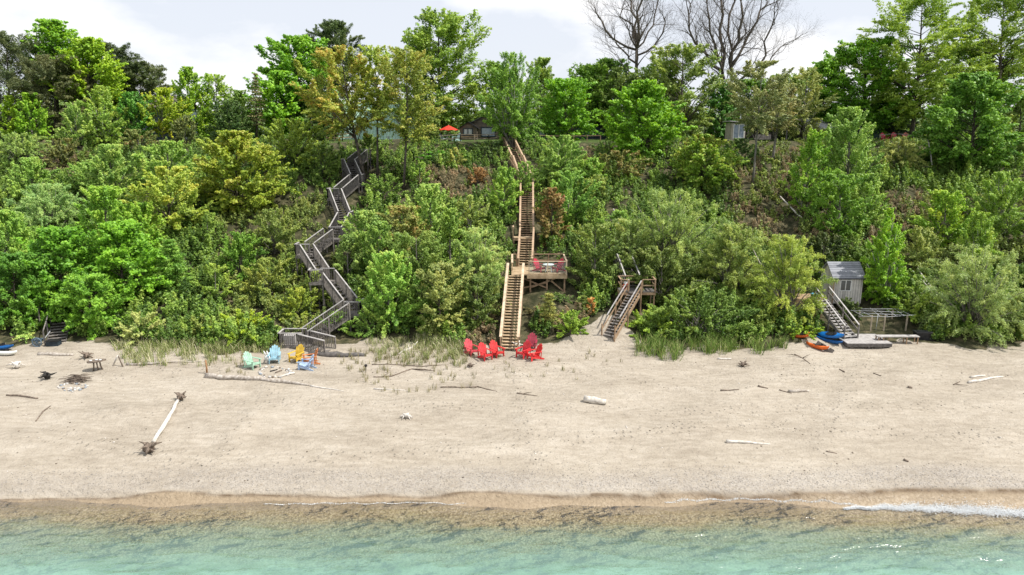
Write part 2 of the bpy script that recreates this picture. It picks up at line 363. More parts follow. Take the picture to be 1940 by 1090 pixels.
b = N.new('ShaderNodeBump'); b.inputs['Strength'].default_value = .6; b.inputs['Distance'].default_value = .12; L.new(hh, b.inputs['Height']); L.new(b.outputs[0], p.inputs['Normal'])
L.new(p.outputs[0], o.inputs[0])
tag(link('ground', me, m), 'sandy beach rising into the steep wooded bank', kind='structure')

# ------------------------------------------------------------------ water
wx = np.concatenate([[-3000, -800, -200, -80], np.arange(-30, 30.01, .09), [80, 200, 800, 3000]])
wy = np.concatenate([[-900, -300, -80, -20, 5, 14], np.arange(19, 28.9, .06)])
WX, WY = np.meshgrid(wx, wy)
amp = np.clip((28.2 - WY) / 2.5, .12, 1) * (WY > 17) * (np.abs(WX) < 31)
rg = np.random.RandomState(3)
WZ = np.zeros_like(WX)
for k in range(44):
    th = rg.normal(math.pi / 2 + .04, .26); wl = 10 ** rg.uniform(-.36, .2); ph = rg.uniform(0, 6.28)
    warp = .28 * np.sin(WX * .31 + k) + .25 * np.sin(WY * .6 + k * 2)
    WZ += .0042 * wl * np.sin((WX * math.cos(th) + WY * math.sin(th) + warp) * 6.283 / wl + ph)
WZ = WZ * amp + .012
dep = np.clip(WZ - hgt(WX, WY), 0, 3)
nx, ny = len(wx), len(wy); idx = np.arange(nx * ny).reshape(ny, nx)
Fq = np.stack([idx[:-1, :-1], idx[:-1, 1:], idx[1:, 1:], idx[1:, :-1]], -1).reshape(-1, 4)
me = np_mesh('lake_water', np.stack([WX, WY, WZ], -1).reshape(-1, 3), Fq, True, dict(dep=dep.ravel()))
m, t, N, L, o = new_mat('lake_water')
geo = N.new('ShaderNodeNewGeometry'); POS = geo.outputs['Position']
tint = rmp(attr('dep'), [(0, (.98, .97, .94)), (.15, (.88, .89, .80)), (.36, (.74, .86, .77)), (.7, (.60, .82, .73)), (1, (.50, .76, .68))])
tr = N.new('ShaderNodeBsdfTransparent'); L.new(tint, tr.inputs[0])
df = N.new('ShaderNodeBsdfDiffuse'); df.inputs[0].default_value = (.30, .53, .455, 1)
mx = N.new('ShaderNodeMixShader'); L.new(rmp(attr('dep'), [(.14, (0, 0, 0)), (.42, (.16, .16, .16)), (.9, (.48, .48, .48))]), mx.inputs[0]); L.new(tr.outputs[0], mx.inputs[1]); L.new(df.outputs[0], mx.inputs[2])
gl = N.new('ShaderNodeBsdfGlossy'); gl.inputs['Roughness'].default_value = .22; gl.inputs[0].default_value = (1, 1, 1, 1)
b = N.new('ShaderNodeBump'); b.inputs['Strength'].default_value = 1.0; b.inputs['Distance'].default_value = .09
L.new(mth('MULTIPLY', rmp(noise(.32, 3, (.7, 1.6, 1)), [(.36, (.35, .35, .35)), (.62, (1.5, 1.5, 1.5))]), mth('ADD', mth('MULTIPLY', noise(2.3, 4, (.5, 1.15, 1), .5), 1.0), mth('MULTIPLY', noise(6, 3, (.5, 1.2, 1)), .3))), b.inputs['Height'])
fr = N.new('ShaderNodeFresnel'); fr.inputs[0].default_value = 1.6; L.new(b.outputs[0], df.inputs['Normal']); L.new(b.outputs[0], fr.inputs['Normal']); L.new(b.outputs[0], gl.inputs['Normal'])
m2 = N.new('ShaderNodeMixShader'); L.new(mth('MULTIPLY', fr.outputs[0], 1.0), m2.inputs[0]); L.new(mx.outputs[0], m2.inputs[1]); L.new(gl.outputs[0], m2.inputs[2]); L.new(m2.outputs[0], o.inputs[0])
tag(link('lake_water', me, m), 'clear teal lake water with small ripples along the beach', kind='structure')

# ------------------------------------------------------------------ scattered small stuff (stones, foam, grass)
OCT_V = np.array([(1, 0, 0), (0, 1, 0), (-1, 0, 0), (0, -1, 0), (0, 0, 1), (0, 0, -1)], float)
OCT_F = np.array([(0, 1, 4), (1, 2, 4), (2, 3, 4), (3, 0, 4), (1, 0, 5), (2, 1, 5), (3, 2, 5), (0, 3, 5)])
def scatter_lumps(name, P, S, seed, mat, tintv=None, flat=.6):
    r = np.random.RandomState(seed); n = len(P); a = r.uniform(0, 6.28, n)
    V = OCT_V[None] * (1 + r.uniform(-.25, .25, (n, 6, 1))) * S[:, None, None] * np.array([1, .8, flat])
    c, s = np.cos(a)[:, None], np.sin(a)[:, None]
    x = V[..., 0] * c - V[..., 1] * s; y = V[..., 0] * s + V[..., 1] * c
    V = np.stack([x, y, V[..., 2]], -1) + P[:, None, :]
    F = OCT_F[None] + (np.arange(n) * 6)[:, None, None]
    tv = np.repeat(tintv if tintv is not None else r.rand(n), 6)
    return np_mesh(name, V.reshape(-1, 3), F.reshape(-1, 3), True, dict(tint=tv))
def tint_mat(name, stops, rough=.85, spec=.3):
    m, t, N, L, o = new_mat(name)
    a = N.new('ShaderNodeAttribute'); a.attribute_name = 'tint'; r = ramp(N, stops); L.new(a.outputs['Fac'], r.inputs[0])
    p = N.new('ShaderNodeBsdfPrincipled'); p.inputs['Roughness'].default_value = rough; p.inputs['Specular IOR Level'].default_value = spec
    L.new(r.outputs[0], p.inputs['Base Color']); L.new(p.outputs[0], o.inputs[0]); return m
r = np.random.RandomState(11)
n = 9000
X = r.uniform(-24, 24, n); Y = r.normal(29.5, .65, n); k = (Y > 28.5) & (Y < 31.8); X, Y = X[k], Y[k]
S = .010 + .024 * r.rand(len(X)) ** 2.2
me = scatter_lumps('pebbles', np.stack([X, Y, hgt(X, Y) + S * .25], -1), S, 12, None)
tag(link('pebbles', me, tint_mat('pebbles', [(0, (.17, .157, .145)), (.3, (.29, .272, .25)), (.75, (.40, .378, .357)), (.9, (.31, .24, .17)), (1, (.56, .545, .52))])), 'band of small grey pebbles along the water line', kind='stuff')
# flotsam: small bark chips and stones all over the dry sand
n = 7000
Y = r.uniform(29.2, 47, n); X = r.uniform(-1, 1, n) * (Y * .78 + 2)
line = np.exp(-((Y - 34.0 - .7 * np.sin(X * .12)) / .5) ** 2) + np.exp(-((Y - 42.5 - np.sin(X * .2)) / 1.0) ** 2) + .25
k = r.rand(n) < line * .8; X, Y = X[k], Y[k]
S = .012 + .055 * r.rand(len(X)) ** 4.5
me = scatter_lumps('beach_debris', np.stack([X, Y, hgt(X, Y) + S * .2], -1), S, 13, None, flat=.4)
tag(link('beach_debris', me, tint_mat('beach_debris', [(0, (.05, .035, .025)), (.5, (.16, .12, .085)), (.72, (.42, .38, .32)), (1, (.75, .72, .68))])), 'scattered bark chips and little stones on the dry sand', kind='stuff')

def foam_line(pts, dens, wid, seed, smax=.05, high=.02):
    r = np.random.RandomState(seed); A = np.array([gp(x, y)[:] for x, y in pts]); out = []
    for i in range(len(A) - 1):
        ln = np.linalg.norm(A[i + 1] - A[i]); k = int(ln * dens)
        tt = r.rand(k); q = A[i] + (A[i + 1] - A[i]) * tt[:, None]
        w = wid[i] + (wid[i + 1] - wid[i]) * tt
        q[:, 1] += r.normal(0, 1, k) * w + .05 * np.sin(q[:, 0] * 5); q[:, 0] += r.normal(0, .05, k)
        out.append(q)
    P = np.concatenate(out); P[:, 2] = np.maximum(hgt(P[:, 0], P[:, 1]), .012) + high * r.rand(len(P)) ** 2 + .008
    return P, smax * (.25 + .75 * r.rand(len(P)) ** 2)
P1, S1 = foam_line([(1600, 966), (1680, 964), (1760, 966), (1850, 969), (1950, 976)], 2300, [.02, .08, .15, .17, .20], 21, .030, .09)
P2, S2 = foam_line([(1260, 953), (1330, 948), (1420, 946), (1500, 950), (1600, 955), (1640, 962)], 260, [.02, .03, .03, .03, .03, .02], 22, .022, .01)
P3, S3 = foam_line([(500, 958), (560, 957), (620, 955), (700, 956), (800, 954), (880, 956)], 200, [.01, .03, .03, .02, .02, .01], 23, .020, .01)
me = scatter_lumps('foam', np.concatenate([P1, P2, P3]), np.concatenate([S1, S2, S3]), 24, None, flat=.5)
tag(link('foam', me, tint_mat('foam', [(0, (.72, .76, .78)), (1, (.9, .91, .91))], .6)), 'white foam where small waves break on the beach', kind='stuff')

def grass(name, label, P, hgt_, seed, stops, lean=.35, wid=.012, per=1):
    """thin bent blades standing on the points P"""
    r = np.random.RandomState(seed); n = len(P)
    h = hgt_ * r.uniform(.5, 1.15, n); a = r.uniform(0, 6.28, n); l = lean * r.rand(n) * h * 1.3
    w = wid * r.uniform(.7, 1.4, n); wa = r.uniform(0, 6.28, n)
    d = np.stack([np.cos(a), np.sin(a), np.zeros(n)], -1); wv = np.stack([np.cos(wa), np.sin(wa), np.zeros(n)], -1) * w[:, None]
    mid = P + d * (l * .35)[:, None]; mid[:, 2] += h * .6
    tip = P + d * l[:, None]; tip[:, 2] += h
    V = np.stack([P - wv, P + wv, mid + wv * .8, mid - wv * .8, tip], 1)
    b = np.arange(n) * 5
    F4 = np.stack([b, b + 1, b + 2, b + 3], -1); F3 = np.stack([b + 3, b + 2, b + 4], -1)
    me = np_mesh(name, V.reshape(-1, 3), [F4, F3], False, dict(tint=np.repeat(r.rand(n), 5)))
    mt = tint_mat(name, stops, .6)
    return tag(link(name, me, mt), label, kind='stuff')
def tufts(regions, seed, per=(12, 26), spread=.12):
    r = np.random.RandomState(seed); out = []
    for (x0, x1, y0, y1, n) in regions:
        for i in range(n):
            g = gp(r.uniform(x0, x1), y0 + (y1 - y0) * r.rand() ** 1.8 + 3 * math.sin(r.uniform(x0, x1) * .09)); k = r.randint(*per)
            q = np.stack([g.x + r.normal(0, spread, k), g.y + r.normal(0, spread, k)], -1); out.append(q)
    q = np.concatenate(out); return np.stack([q[:, 0], q[:, 1], hgt(q[:, 0], q[:, 1]) - .02], -1)
grass('beach_grass', 'pale green and straw beach grass at the foot of the bank',
      tufts([(215, 400, 652, 690, 120), (330, 450, 656, 694, 40), (240, 320, 658, 696, 40), (390, 470, 648, 668, 50), (700, 880, 646, 684, 80), (780, 900, 638, 665, 80), (760, 880, 666, 694, 40), (420, 540, 650, 668, 50)], 31), .62, 32,
      [(0, (.11, .17, .03)), (.35, (.20, .27, .06)), (.65, (.38, .38, .16)), (1, (.66, .60, .42))], .8)
grass('marram_tufts', 'thin single tufts of beach grass dotted over the sand',
      tufts([(660, 900, 672, 745, 120), (640, 900, 665, 690, 60), (395, 470, 672, 712, 26), (930, 1100, 680, 720, 14), (1100, 1180, 660, 690, 6)], 33, (5, 12), .06), .42, 34,
      [(0, (.13, .14, .04)), (.5, (.27, .25, .11)), (1, (.46, .40, .25))], .4)
grass('tall_green_grass', 'bright green rushes along the foot of the willow thicket',
      tufts([(1205, 1290, 650, 682, 34), (1300, 1330, 654, 672, 6), (1340, 1385, 646, 674, 32), (1385, 1440, 656, 668, 8), (1430, 1490, 655, 666, 8), (1215, 1260, 660, 686, 12)], 35, (14, 30), .16), .95, 36,
      [(0, (.08, .16, .02)), (.5, (.15, .25, .04)), (.85, (.26, .33, .08)), (1, (.48, .44, .22))], .75, .016)
# ------------------------------------------------------------------ trees
LEAVES = [0]
Q = 1.0
def leaf_quads(P, Nrm, T, Ls, Ws):
    """diamond leaves at P with normals, long axis T"""
    Nrm = Nrm / (np.linalg.norm(Nrm, axis=1, keepdims=True) + 1e-9)
    T = T - Nrm * (T * Nrm).sum(1, keepdims=True); T /= (np.linalg.norm(T, axis=1, keepdims=True) + 1e-9)
    B = np.cross(Nrm, T)
    a = T * (Ls * .5)[:, None]; b = B * (Ws * .5)[:, None]
    V = np.stack([P - a, P + b - a * .15, P + a, P - b - a * .15], 1)
    return V.reshape(-1, 3)
def unit(r, n): d = r.normal(size=(n, 3)); return d / np.linalg.norm(d, axis=1, keepdims=True)
def clump_leaves(C, rad, flat, L0, cov, r, style='leaf', asp=.62, ctr=None, tint0=None):
    """leaves filling clumps with centres C and radii rad; returns vertices and tints"""
    la = L0 * L0 * asp * .5
    npc = np.maximum(6, (cov * 4 * math.pi * rad ** 2 * (flat ** .5) / la * Q)).astype(int)
    i = np.repeat(np.arange(len(C)), npc); n = len(i); LEAVES[0] += n
    d = unit(r, n); d[:, 2] = np.where((d[:, 2] < 0) & (r.rand(n) < .55), -d[:, 2], d[:, 2])
    rr = rad[i] * (r.rand(n) ** .45)
    off = d * rr[:, None]; off[:, 2] *= flat
    P = C[i] + off
    Ls = L0 * r.uniform(.65, 1.3, n)
    if style == 'hang':
        P[:, 2] -= r.rand(n) ** 1.3 * rad[i] * 1.6
        T = np.stack([r.normal(0, .35, n), r.normal(0, .35, n), -np.ones(n)], -1); Nn = unit(r, n) + d * .5
    elif style == 'needle':
        o = C[i] - (ctr if ctr is not None else C.mean(0)); o[:, 2] = 0
        T = o / (np.linalg.norm(o, axis=1, keepdims=True) + 1e-6) + unit(r, n) * .8; T[:, 2] += .1
        Nn = np.array([0, 0, .8]) + unit(r, n) * .7
    else:
        T = unit(r, n) + np.array([0, 0, -.25]); Nn = d * .5 + np.array([.12, -.12, .75]) + unit(r, n) * .6
    V = leaf_quads(P, Nn, T, Ls, Ls * asp)
    t0 = (tint0 if tint0 is not None else r.normal(.5, .16, len(C)))[i]
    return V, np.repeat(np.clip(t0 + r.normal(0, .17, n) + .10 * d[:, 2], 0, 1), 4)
PROF = {
    'round': lambda t: np.sqrt(np.maximum(0, 1 - (2 * t - 1) ** 2)) * (1.0 - .12 * (t - .5)),
    'egg': lambda t: np.sin(math.pi * np.clip(t, 0, 1) ** .72) ** .8,
    'spread': lambda t: np.sin(math.pi * np.clip(t, 0, 1) ** 1.25) ** .7,
    'cone': lambda t: (1 - t) ** .85 * np.minimum(1, .35 + 5 * t),
    'dome': lambda t: np.sqrt(np.maximum(0, 1 - t ** 2.2)),
    'column': lambda t: np.minimum(1, (np.maximum(0, 1 - (2 * t - 1) ** 4)) ** .5),
}
# kind: profile, limbs, twigs per limb, limb rise (deg), flatness of a spray, coverage, leaf scale, aspect, style, spray width, droop, bark, stems
KINDS = {
    'maple': ('egg', 44, 8, (5, 40), .55, 1.0, 1.1, .8, 'leaf', .42, .05, M_BARK, 1),
    'round': ('round', 44, 8, (10, 45), .6, .95, 1.0, .75, 'leaf', .42, .05, M_BARK, 1),
    'airy': ('round', 34, 7, (20, 50), .5, .62, .95, .65, 'leaf', .38, .05, M_BARK, 1),
    'sparse': ('round', 28, 7, (20, 55), .5, .42, .8, .6, 'leaf', .36, .05, M_BARKG, 1),
    'layered': ('spread', 40, 8, (5, 40), .34, .85, 1.0, .6, 'leaf', .40, .0, M_BARK, 1),
    'poplar': ('egg', 34, 7, (38, 68), 1.0, .80, .8, .75, 'leaf', .32, -.05, M_BARKG, 1),
    'birch': ('egg', 36, 7, (25, 60), 1.0, .72, .7, .7, 'leaf', .30, .12, M_BIRCH, 2),
    'willow': ('dome', 44, 8, (35, 65), .8, .80, .9, .34, 'leaf', .30, .38, M_BARKG, 4),
    'pine': ('round', 40, 7, (0, 30), .7, 1.15, 1.25, .26, 'needle', .42, .05, M_BARK, 1),
    'shrub': ('dome', 30, 6, (30, 70), .9, .75, .8, .65, 'leaf', .32, .05, M_BARKG, 5),
    'column': ('column', 36, 7, (25, 60), .9, .80, .85, .65, 'leaf', .34, .03, M_BARKG, 1),
    'sapling': ('egg', 16, 5, (35, 65), .9, .80, .85, .7, 'leaf', .34, .0, M_BARKG, 1),
}
SEED = [100]
def spray_leaves(A, B, w, flat, L0, n, r, style, asp, tint, droop=0.0):
    """leaves along twigs A->B: a spray of half-width w narrowing to its tip"""
    wt = np.linalg.norm(B - A, axis=1) * w; i = r.choice(len(A), n, p=wt / wt.sum()); LEAVES[0] += n
    g = r.rand(n) ** .8; d = unit(r, n); d[:, 2] *= flat
    rr_ = (w[i] * (1.08 - .8 * g) * r.rand(n) ** .5)
    P = A[i] + (B - A)[i] * g[:, None] + d * rr_[:, None]
    P[:, 2] -= droop * g * g * np.linalg.norm((B - A)[i], axis=1) * (.6 + .8 * r.rand(n))
    Ls = L0 * r.uniform(.6, 1.3, n); ax = (B - A)[i] / (np.linalg.norm((B - A)[i], axis=1, keepdims=True) + 1e-6)
    if style == 'needle': T = ax + unit(r, n) * .9; Nn = np.array([0, 0, .8]) + unit(r, n) * .7
    else: T = ax * .5 + unit(r, n) * .8 + np.array([0, 0, -.2 - droop]); Nn = d * .35 + np.array([.15, -.15, .7]) + unit(r, n) * .62
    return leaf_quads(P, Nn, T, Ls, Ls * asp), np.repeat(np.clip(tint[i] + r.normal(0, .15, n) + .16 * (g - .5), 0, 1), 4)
def basept(px, Y):
    z = 5.0; X = 0
    for _ in range(8):
        X = (px - 970) / FOC * depth(Y, z); z = h1(X, Y)
    return Vector((X, Y, z))
def tree(kind, px, ytop, w, ybot, Y, color, label, name=None, cat='tree', tx=None, cov=1.0, group=None, ldepth=None, trunk_r=None):
    SEED[0] += 1; r = np.random.RandomState(SEED[0]); rr = random.Random(SEED[0])
    prof, nl, nt_, rise, flat, cv, lsc, asp, style, wr, droop, bark, stems = KINDS[kind]
    base = basept(tx if tx is not None else px, Y)
    top = at(px, ytop, Y); bot = at(px, ybot, Y)
    zt = top.z; zb = max(bot.z - (1.0 if Y > 88 else 0), base.z + (.0 if kind in ('shrub', 'willow') else .25))
    d = depth(Y, (zt + zb) / 2); rx = w * .5 * d / FOC * (1.2 if Y > 88 else 1.08); H = zt - zb
    cx = (px - 970) / FOC * d; ry = rx * (ldepth or .9)
    root = thing(name or {'maple': 'maple_tree', 'pine': 'pine_tree', 'willow': 'willow_tree', 'birch': 'birch_tree', 'poplar': 'poplar_tree', 'shrub': 'shrub', 'sapling': 'young_tree'}.get(kind, 'leafy_tree'), label, cat, base, 0, group)
    nl = int(nl * np.clip((rx * H / 9.0) ** .35, .6, 1.5))
    # limb ends on an uneven envelope
    ph = r.uniform(0, 6.28, 4); tt = np.clip((np.arange(nl) + .5) / nl + r.normal(0, .02, nl), .01, .985)
    ang = np.arange(nl) * 2.39996 + r.uniform(0, 6) + r.normal(0, .25, nl)
    bump = 1 + .16 * np.sin(2 * ang + ph[0] + 3 * tt) + .13 * np.sin(3 * ang + ph[1] - 5 * tt) + r.normal(0, .09, nl)
    pr = np.maximum(.06, PROF[prof](tt)) * bump
    inner = np.where(np.arange(nl) % 4 == 3, r.uniform(.35, .65, nl), r.uniform(.82, 1.0, nl)) * .84
    E = np.stack([cx + np.cos(ang) * pr * rx * inner, Y + np.sin(ang) * pr * ry * inner, zb + (tt * .95 + r.normal(0, .02, nl)) * H], -1)
    E[:, 2] = np.maximum(E[:, 2], hgt(E[:, 0], E[:, 1]) + .15); E[:, 2] = np.minimum(E[:, 2], zt - .1)
    Xt = Vector((cx, Y, zb + H * .93)); bl = base - Vector((0, 0, .15))
    k = 7; sw = rr.uniform(-.025, .025) * H; sv = rr.uniform(-.03, .03) * H
    trunk = [bl.lerp(Xt, q / k) + Vector((sw * math.sin(q / k * math.pi), sv * math.sin(q / k * math.pi), 0)) for q in range(k + 1)]
    def on_trunk(f): f = min(.999, max(0, f)) * k; q = int(f); return trunk[q].lerp(trunk[q + 1], f - q)
    S = []
    for q in range(nl):
        if stems > 1: S.append(list(base + Vector((rr.uniform(-.12, .12) * rx, rr.uniform(-.12, .12) * rx, 0)))); continue
        rad_ = math.hypot(E[q][0] - cx, E[q][1] - Y); zs = E[q][2] - math.tan(R(rr.uniform(*rise))) * rad_ - .1
        zs = max(zs, base.z + .3 * (zb - base.z) + .05 * H); S.append(list(on_trunk((zs - bl.z) / max(.1, Xt.z - bl.z))))
    S = np.array(S); M_ = (S + E) / 2 + np.stack([r.normal(0, .04, nl) * rx, r.normal(0, .04, nl) * rx, (.10 if stems == 1 else .16) * np.linalg.norm(E - S, axis=1)], -1)
    # twigs
    lt = .27 * min(rx, H * .5) + .22
    ii = np.repeat(np.arange(nl), nt_); f = np.where(np.arange(len(ii)) % nt_ == 0, 1.0, r.uniform(.42, 1.0, len(ii)))
    a_, b_ = (1 - f)[:, None], f[:, None]; A = a_ * a_ * S[ii] + 2 * a_ * b_ * M_[ii] + b_ * b_ * E[ii]
    ldir = E[ii] - M_[ii]; ldir /= np.linalg.norm(ldir, axis=1, keepdims=True) + 1e-6
    od = A - np.array([cx, Y, zb + .3 * H]); od /= np.linalg.norm(od, axis=1, keepdims=True) + 1e-6
    td = ldir * .6 + od * .45 + unit(r, len(ii)) * .75 + np.array([0, 0, .25 if droop < .2 else .05]) * (1 if flat > .45 else .3); td /= np.linalg.norm(td, axis=1, keepdims=True)
    tl = lt * r.uniform(.55, 1.35, len(ii)) * np.where(r.rand(len(ii)) < .12, 1.35, 1); B = A + td * tl[:, None]
    B[:, 2] = np.minimum(B[:, 2], zt); g_ = hgt(B[:, 0], B[:, 1]) + .08; B[:, 2] = np.maximum(B[:, 2], g_)
    L0 = lsc * np.clip(.0031 * d, .13, .34); la = L0 * L0 * asp * .5
    n = int(np.clip((2.9 if kind not in ('airy', 'sparse', 'willow') else 2.3) * cv * cov * 4 * math.pi * rx * H * .5 / la * Q, 300, 52000))
    tint = r.normal(.5, .13, nl)[ii] + r.normal(0, .09, len(ii))
    V, tn = spray_leaves(A, B, np.maximum(.09, tl * wr), flat, L0, n, r, style, asp, tint, droop)
    me = np_mesh('crown', V - np.array(base), np.arange(len(V)).reshape(-1, 4), False, dict(tint=tn))
    link('crown' if kind != 'shrub' else 'foliage', me, leaf_mat(color), root)
    mb = MB(); Ht = zt - base.z; tr0 = trunk_r or float(np.clip(.016 * Ht + .010 * rx, .03, .30))
    if stems == 1: mb.tube(trunk, [tr0 * (1.3 if q == 0 else 1) * (1 - .88 * q / k) for q in range(k + 1)], 8, rng=rr, jit=.08)
    for q in range(nl):
        fz = (S[q][2] - bl.z) / max(.1, Xt.z - bl.z) if stems == 1 else 0; r0 = max(.010, tr0 * (1 - .8 * min(1, fz)) * .42) if stems == 1 else max(.012, tr0 * .4)
        mb.tube([S[q], S[q] * .25 + M_[q] * .5 + E[q] * .25, E[q]], [r0, r0 * .65, r0 * .2], 5)
    for q in range(0, len(ii), 3): mb.tube([A[q], B[q]], [max(.006, tr0 * .08), .004], 3, cap=False)
    mb.build('trunk' if kind != 'shrub' else 'stem', bark, root)
    return root
def conifer(px, ytop, w, ybot, Y, color, label, name='spruce_tree', dens=1.0, dead=0):
    SEED[0] += 1; r = np.random.RandomState(SEED[0]); rr = random.Random(SEED[0])
    base = basept(px, Y); zt = at(px, ytop, Y).z; zb = max(at(px, ybot, Y).z, base.z + .2)
    d = depth(Y, (zt + zb) / 2); rx = w * .5 * d / FOC; H = zt - zb; cx = (px - 970) / FOC * d
    root = thing(name, label, 'tree', base)
    mb = MB(); e = Vector((cx, Y, zt - .05)); t0 = max(.05, .014 * (zt - base.z))
    mb.tube([base - Vector((0, 0, .15)), base.lerp(e, .5), e], [t0 * 1.2, t0 * .65, .012], 7)
    C = []; nt_ = max(8, int(H / max(.26, .055 * H)))
    for i in range(nt_):
        t = (i + rr.uniform(0, .6)) / nt_; z = zb + t * H; Lb = rx * ((1 - t) ** .8 * .97 + .03) * min(1, .55 + 3 * t)
        nb = rr.randint(6, 9)
        for j in range(nb):
            a = 6.283 * j / nb + rr.uniform(-.4, .4) + i; l = Lb * rr.uniform(.6, 1.12); dz = -.22 * l + .10 * l * t
            tip = Vector((cx + math.cos(a) * l, Y + math.sin(a) * l, z + dz)); s = Vector((cx, Y, z))
            mb.tube([s, s.lerp(tip, .6) + Vector((0, 0, -.05 * l)), tip], [t0 * .25 * (1 - t) + .008, .012, .005], 4)
            k = max(2, int(l / .38))
            for q in range(k):
                f = (q + .7) / k; C.append(list(s.lerp(tip, f) + Vector((rr.uniform(-.1, .1) * l * .4, rr.uniform(-.1, .1) * l * .4, -.06 * l * math.sin(f * 3)))))
    C = np.array(C); rad = np.clip(.10 * rx + .13, .16, .42) * r.uniform(.7, 1.2, len(C))
    V, tn = clump_leaves(C, rad, .42, np.clip(.0036 * d, .16, .4), .34 * dens, r, 'needle', .26, np.array([cx, Y, 0]))
    me = np_mesh('crown', V - np.array(base), np.arange(len(V)).reshape(-1, 4), False, dict(tint=tn))
    link('crown', me, leaf_mat(color, .12), root); mb.build('trunk', M_BARK, root); return root
def bare_tree(px, Y, stems, label, seed, spread=.5, r0=.34, depth_=7, buds=True):
    """leafless tree: recursive branching from given main stems [(end px, end py, radius scale)]"""
    rr = random.Random(seed); base = basept(px, Y); root = thing('bare_tree', label, 'tree', base)
    mb = MB(); tw = MB(); tips = []
    def grow(p, d, ln, rad, lv):
        n = 4 if lv < 3 else 3; pts = [p]; q = p.copy(); dd = d.copy(); rads = [rad]
        for i in range(n):
            dd = (dd + Vector((rr.gauss(0, .24), rr.gauss(0, .24), rr.gauss(.03, .12)))).normalized(); q = q + dd * (ln / n); pts.append(q.copy()); rads.append(rad * (1 - .38 * (i + 1) / n))
        (mb if lv < 3 else tw).tube(pts, rads, 7 if lv < 2 else (5 if lv < 4 else 3), cap=lv < 2)
        if lv >= depth_ or ln < .45: tips.append(q); return
        nb = 2 if rr.random() < .6 else 3
        for k in range(nb):
            a = rr.uniform(0, 6.283); s = rr.uniform(.25, .62) if k else rr.uniform(.08, .3)
            side = dd.orthogonal().normalized(); side.rotate(Matrix.Rotation(a, 3, dd)); nd = (dd + side * math.tan(s) + Vector((0, 0, .10))).normalized()
            grow(q, nd, ln * rr.uniform(.66, .86), rads[-1] * (.88 if k == 0 else .66), lv + 1)
        if lv >= 2 and rr.random() < .9:
            for _ in range(2):
                i = rr.randint(1, n); side = dd.orthogonal().normalized(); side.rotate(Matrix.Rotation(rr.uniform(0, 6.28), 3, dd))
                grow(pts[i], (dd * .6 + side).normalized(), ln * rr.uniform(.4, .6), rads[i] * .45, lv + 2)
    for (sx, sy, ex, ey, rs, dy, bend) in stems:
        a = at(sx, sy, Y); b = at(ex, ey, Y + dy)
        if sy > 250: a = base - Vector((0, 0, .2))
        k = 5; pts = []; side = Vector((b.z - a.z, 0, -(b.x - a.x))) * bend
        for i in range(k + 1):
            f = i / k; pts.append(a.lerp(b, f) + side * math.sin(f * math.pi) + Vector((rr.gauss(0, .3), rr.gauss(0, .3), rr.gauss(0, .15))) * (0 < i < k) * (1 if abs(bend) > .015 else .25))
        rads = [r0 * rs * (1 - .42 * i / k) for i in range(k + 1)]
        mb.tube(pts, rads, 8, rng=rr, jit=.06)
        rads = [q * .9 for q in rads]
        ln = (b - a).length
        for i in range(1, k + 1):
            dd = (pts[i] - pts[i - 1]).normalized()
            for _ in range((1 if i < 3 else 2) if i < k else 3):
                side = dd.orthogonal().normalized(); side.rotate(Matrix.Rotation(rr.uniform(0, 6.28), 3, dd))
                s = rr.uniform(.5, .95) if i < k else rr.uniform(.1, .5)
                grow(pts[i], (dd + side * math.tan(s) * .8 + Vector((0, 0, .1))).normalized(), ln * rr.uniform(.20, .32), rads[i] * (.48 if i < k else .8), 3 if i < k else 2)
    mb.build('trunk', M_BARK, root); tw.build('twigs', M_BARK, root)
    return root
def undergrowth(name, label, color, mask, n, seed, rad=(.5, 1.1), tall=1.0, cov=.34, L=1.0, asp=.65, flat=1.0):
    """mounds of leafy growth following the bank"""
    r = np.random.RandomState(seed); Y = 46.5 + 45 * r.rand(n) ** 1.15; X = r.uniform(-1, 1, n) * (Y * .80 + 2)
    Z = hgt(X, Y); px, py = proj(X, Y, Z); R_ = r.uniform(rad[0], rad[1], n) * (.7 + .8 * r.rand(n) ** 3)
    k = mask(px, py, X, Y, r.rand(n)); k &= (Y > footY(X) + .5 + R_ * .7) & (Y < 90)
    for ax, ay, ar in AVOID: k &= (X - ax) ** 2 + (Y - ay) ** 2 > (ar + R_ * .55) ** 2
    X, Y, Z, R_ = X[k], Y[k], Z[k], R_[k]; m = len(X); nc = 9
    i = np.repeat(np.arange(m), nc); d = unit(r, m * nc); h = R_[i] * tall * r.uniform(.45, 1.5, m * nc) * np.where(Y[i] > 80, .5, 1.0)
    A = np.stack([X[i] + d[:, 0] * R_[i] * .35, Y[i] + d[:, 1] * R_[i] * .35, Z[i]], -1); A[:, 2] = hgt(A[:, 0], A[:, 1])
    B = np.stack([X[i] + d[:, 0] * R_[i] * .95, Y[i] + d[:, 1] * R_[i] * .95, 0 * h], -1); B[:, 2] = hgt(B[:, 0], B[:, 1]) + .15 + h * (1.15 - .55 * (d[:, 0] ** 2 + d[:, 1] ** 2))
    A += (B - A) * .25; L0 = .19 * L; ln = np.linalg.norm(B - A, axis=1); w = np.clip(ln * .30, .10, .4)
    V, tn = spray_leaves(A, B, w, flat, L0, int(cov * 9.0 * (ln * w).sum() / (L0 * L0 * asp * .5)), r, 'leaf', asp, r.normal(.5, .16, m)[i] + r.normal(0, .1, m * nc))
    me = np_mesh(name, V, np.arange(len(V)).reshape(-1, 4), False, dict(tint=tn))
    return tag(link(name, me, leaf_mat(color, .3)), label, kind='stuff')
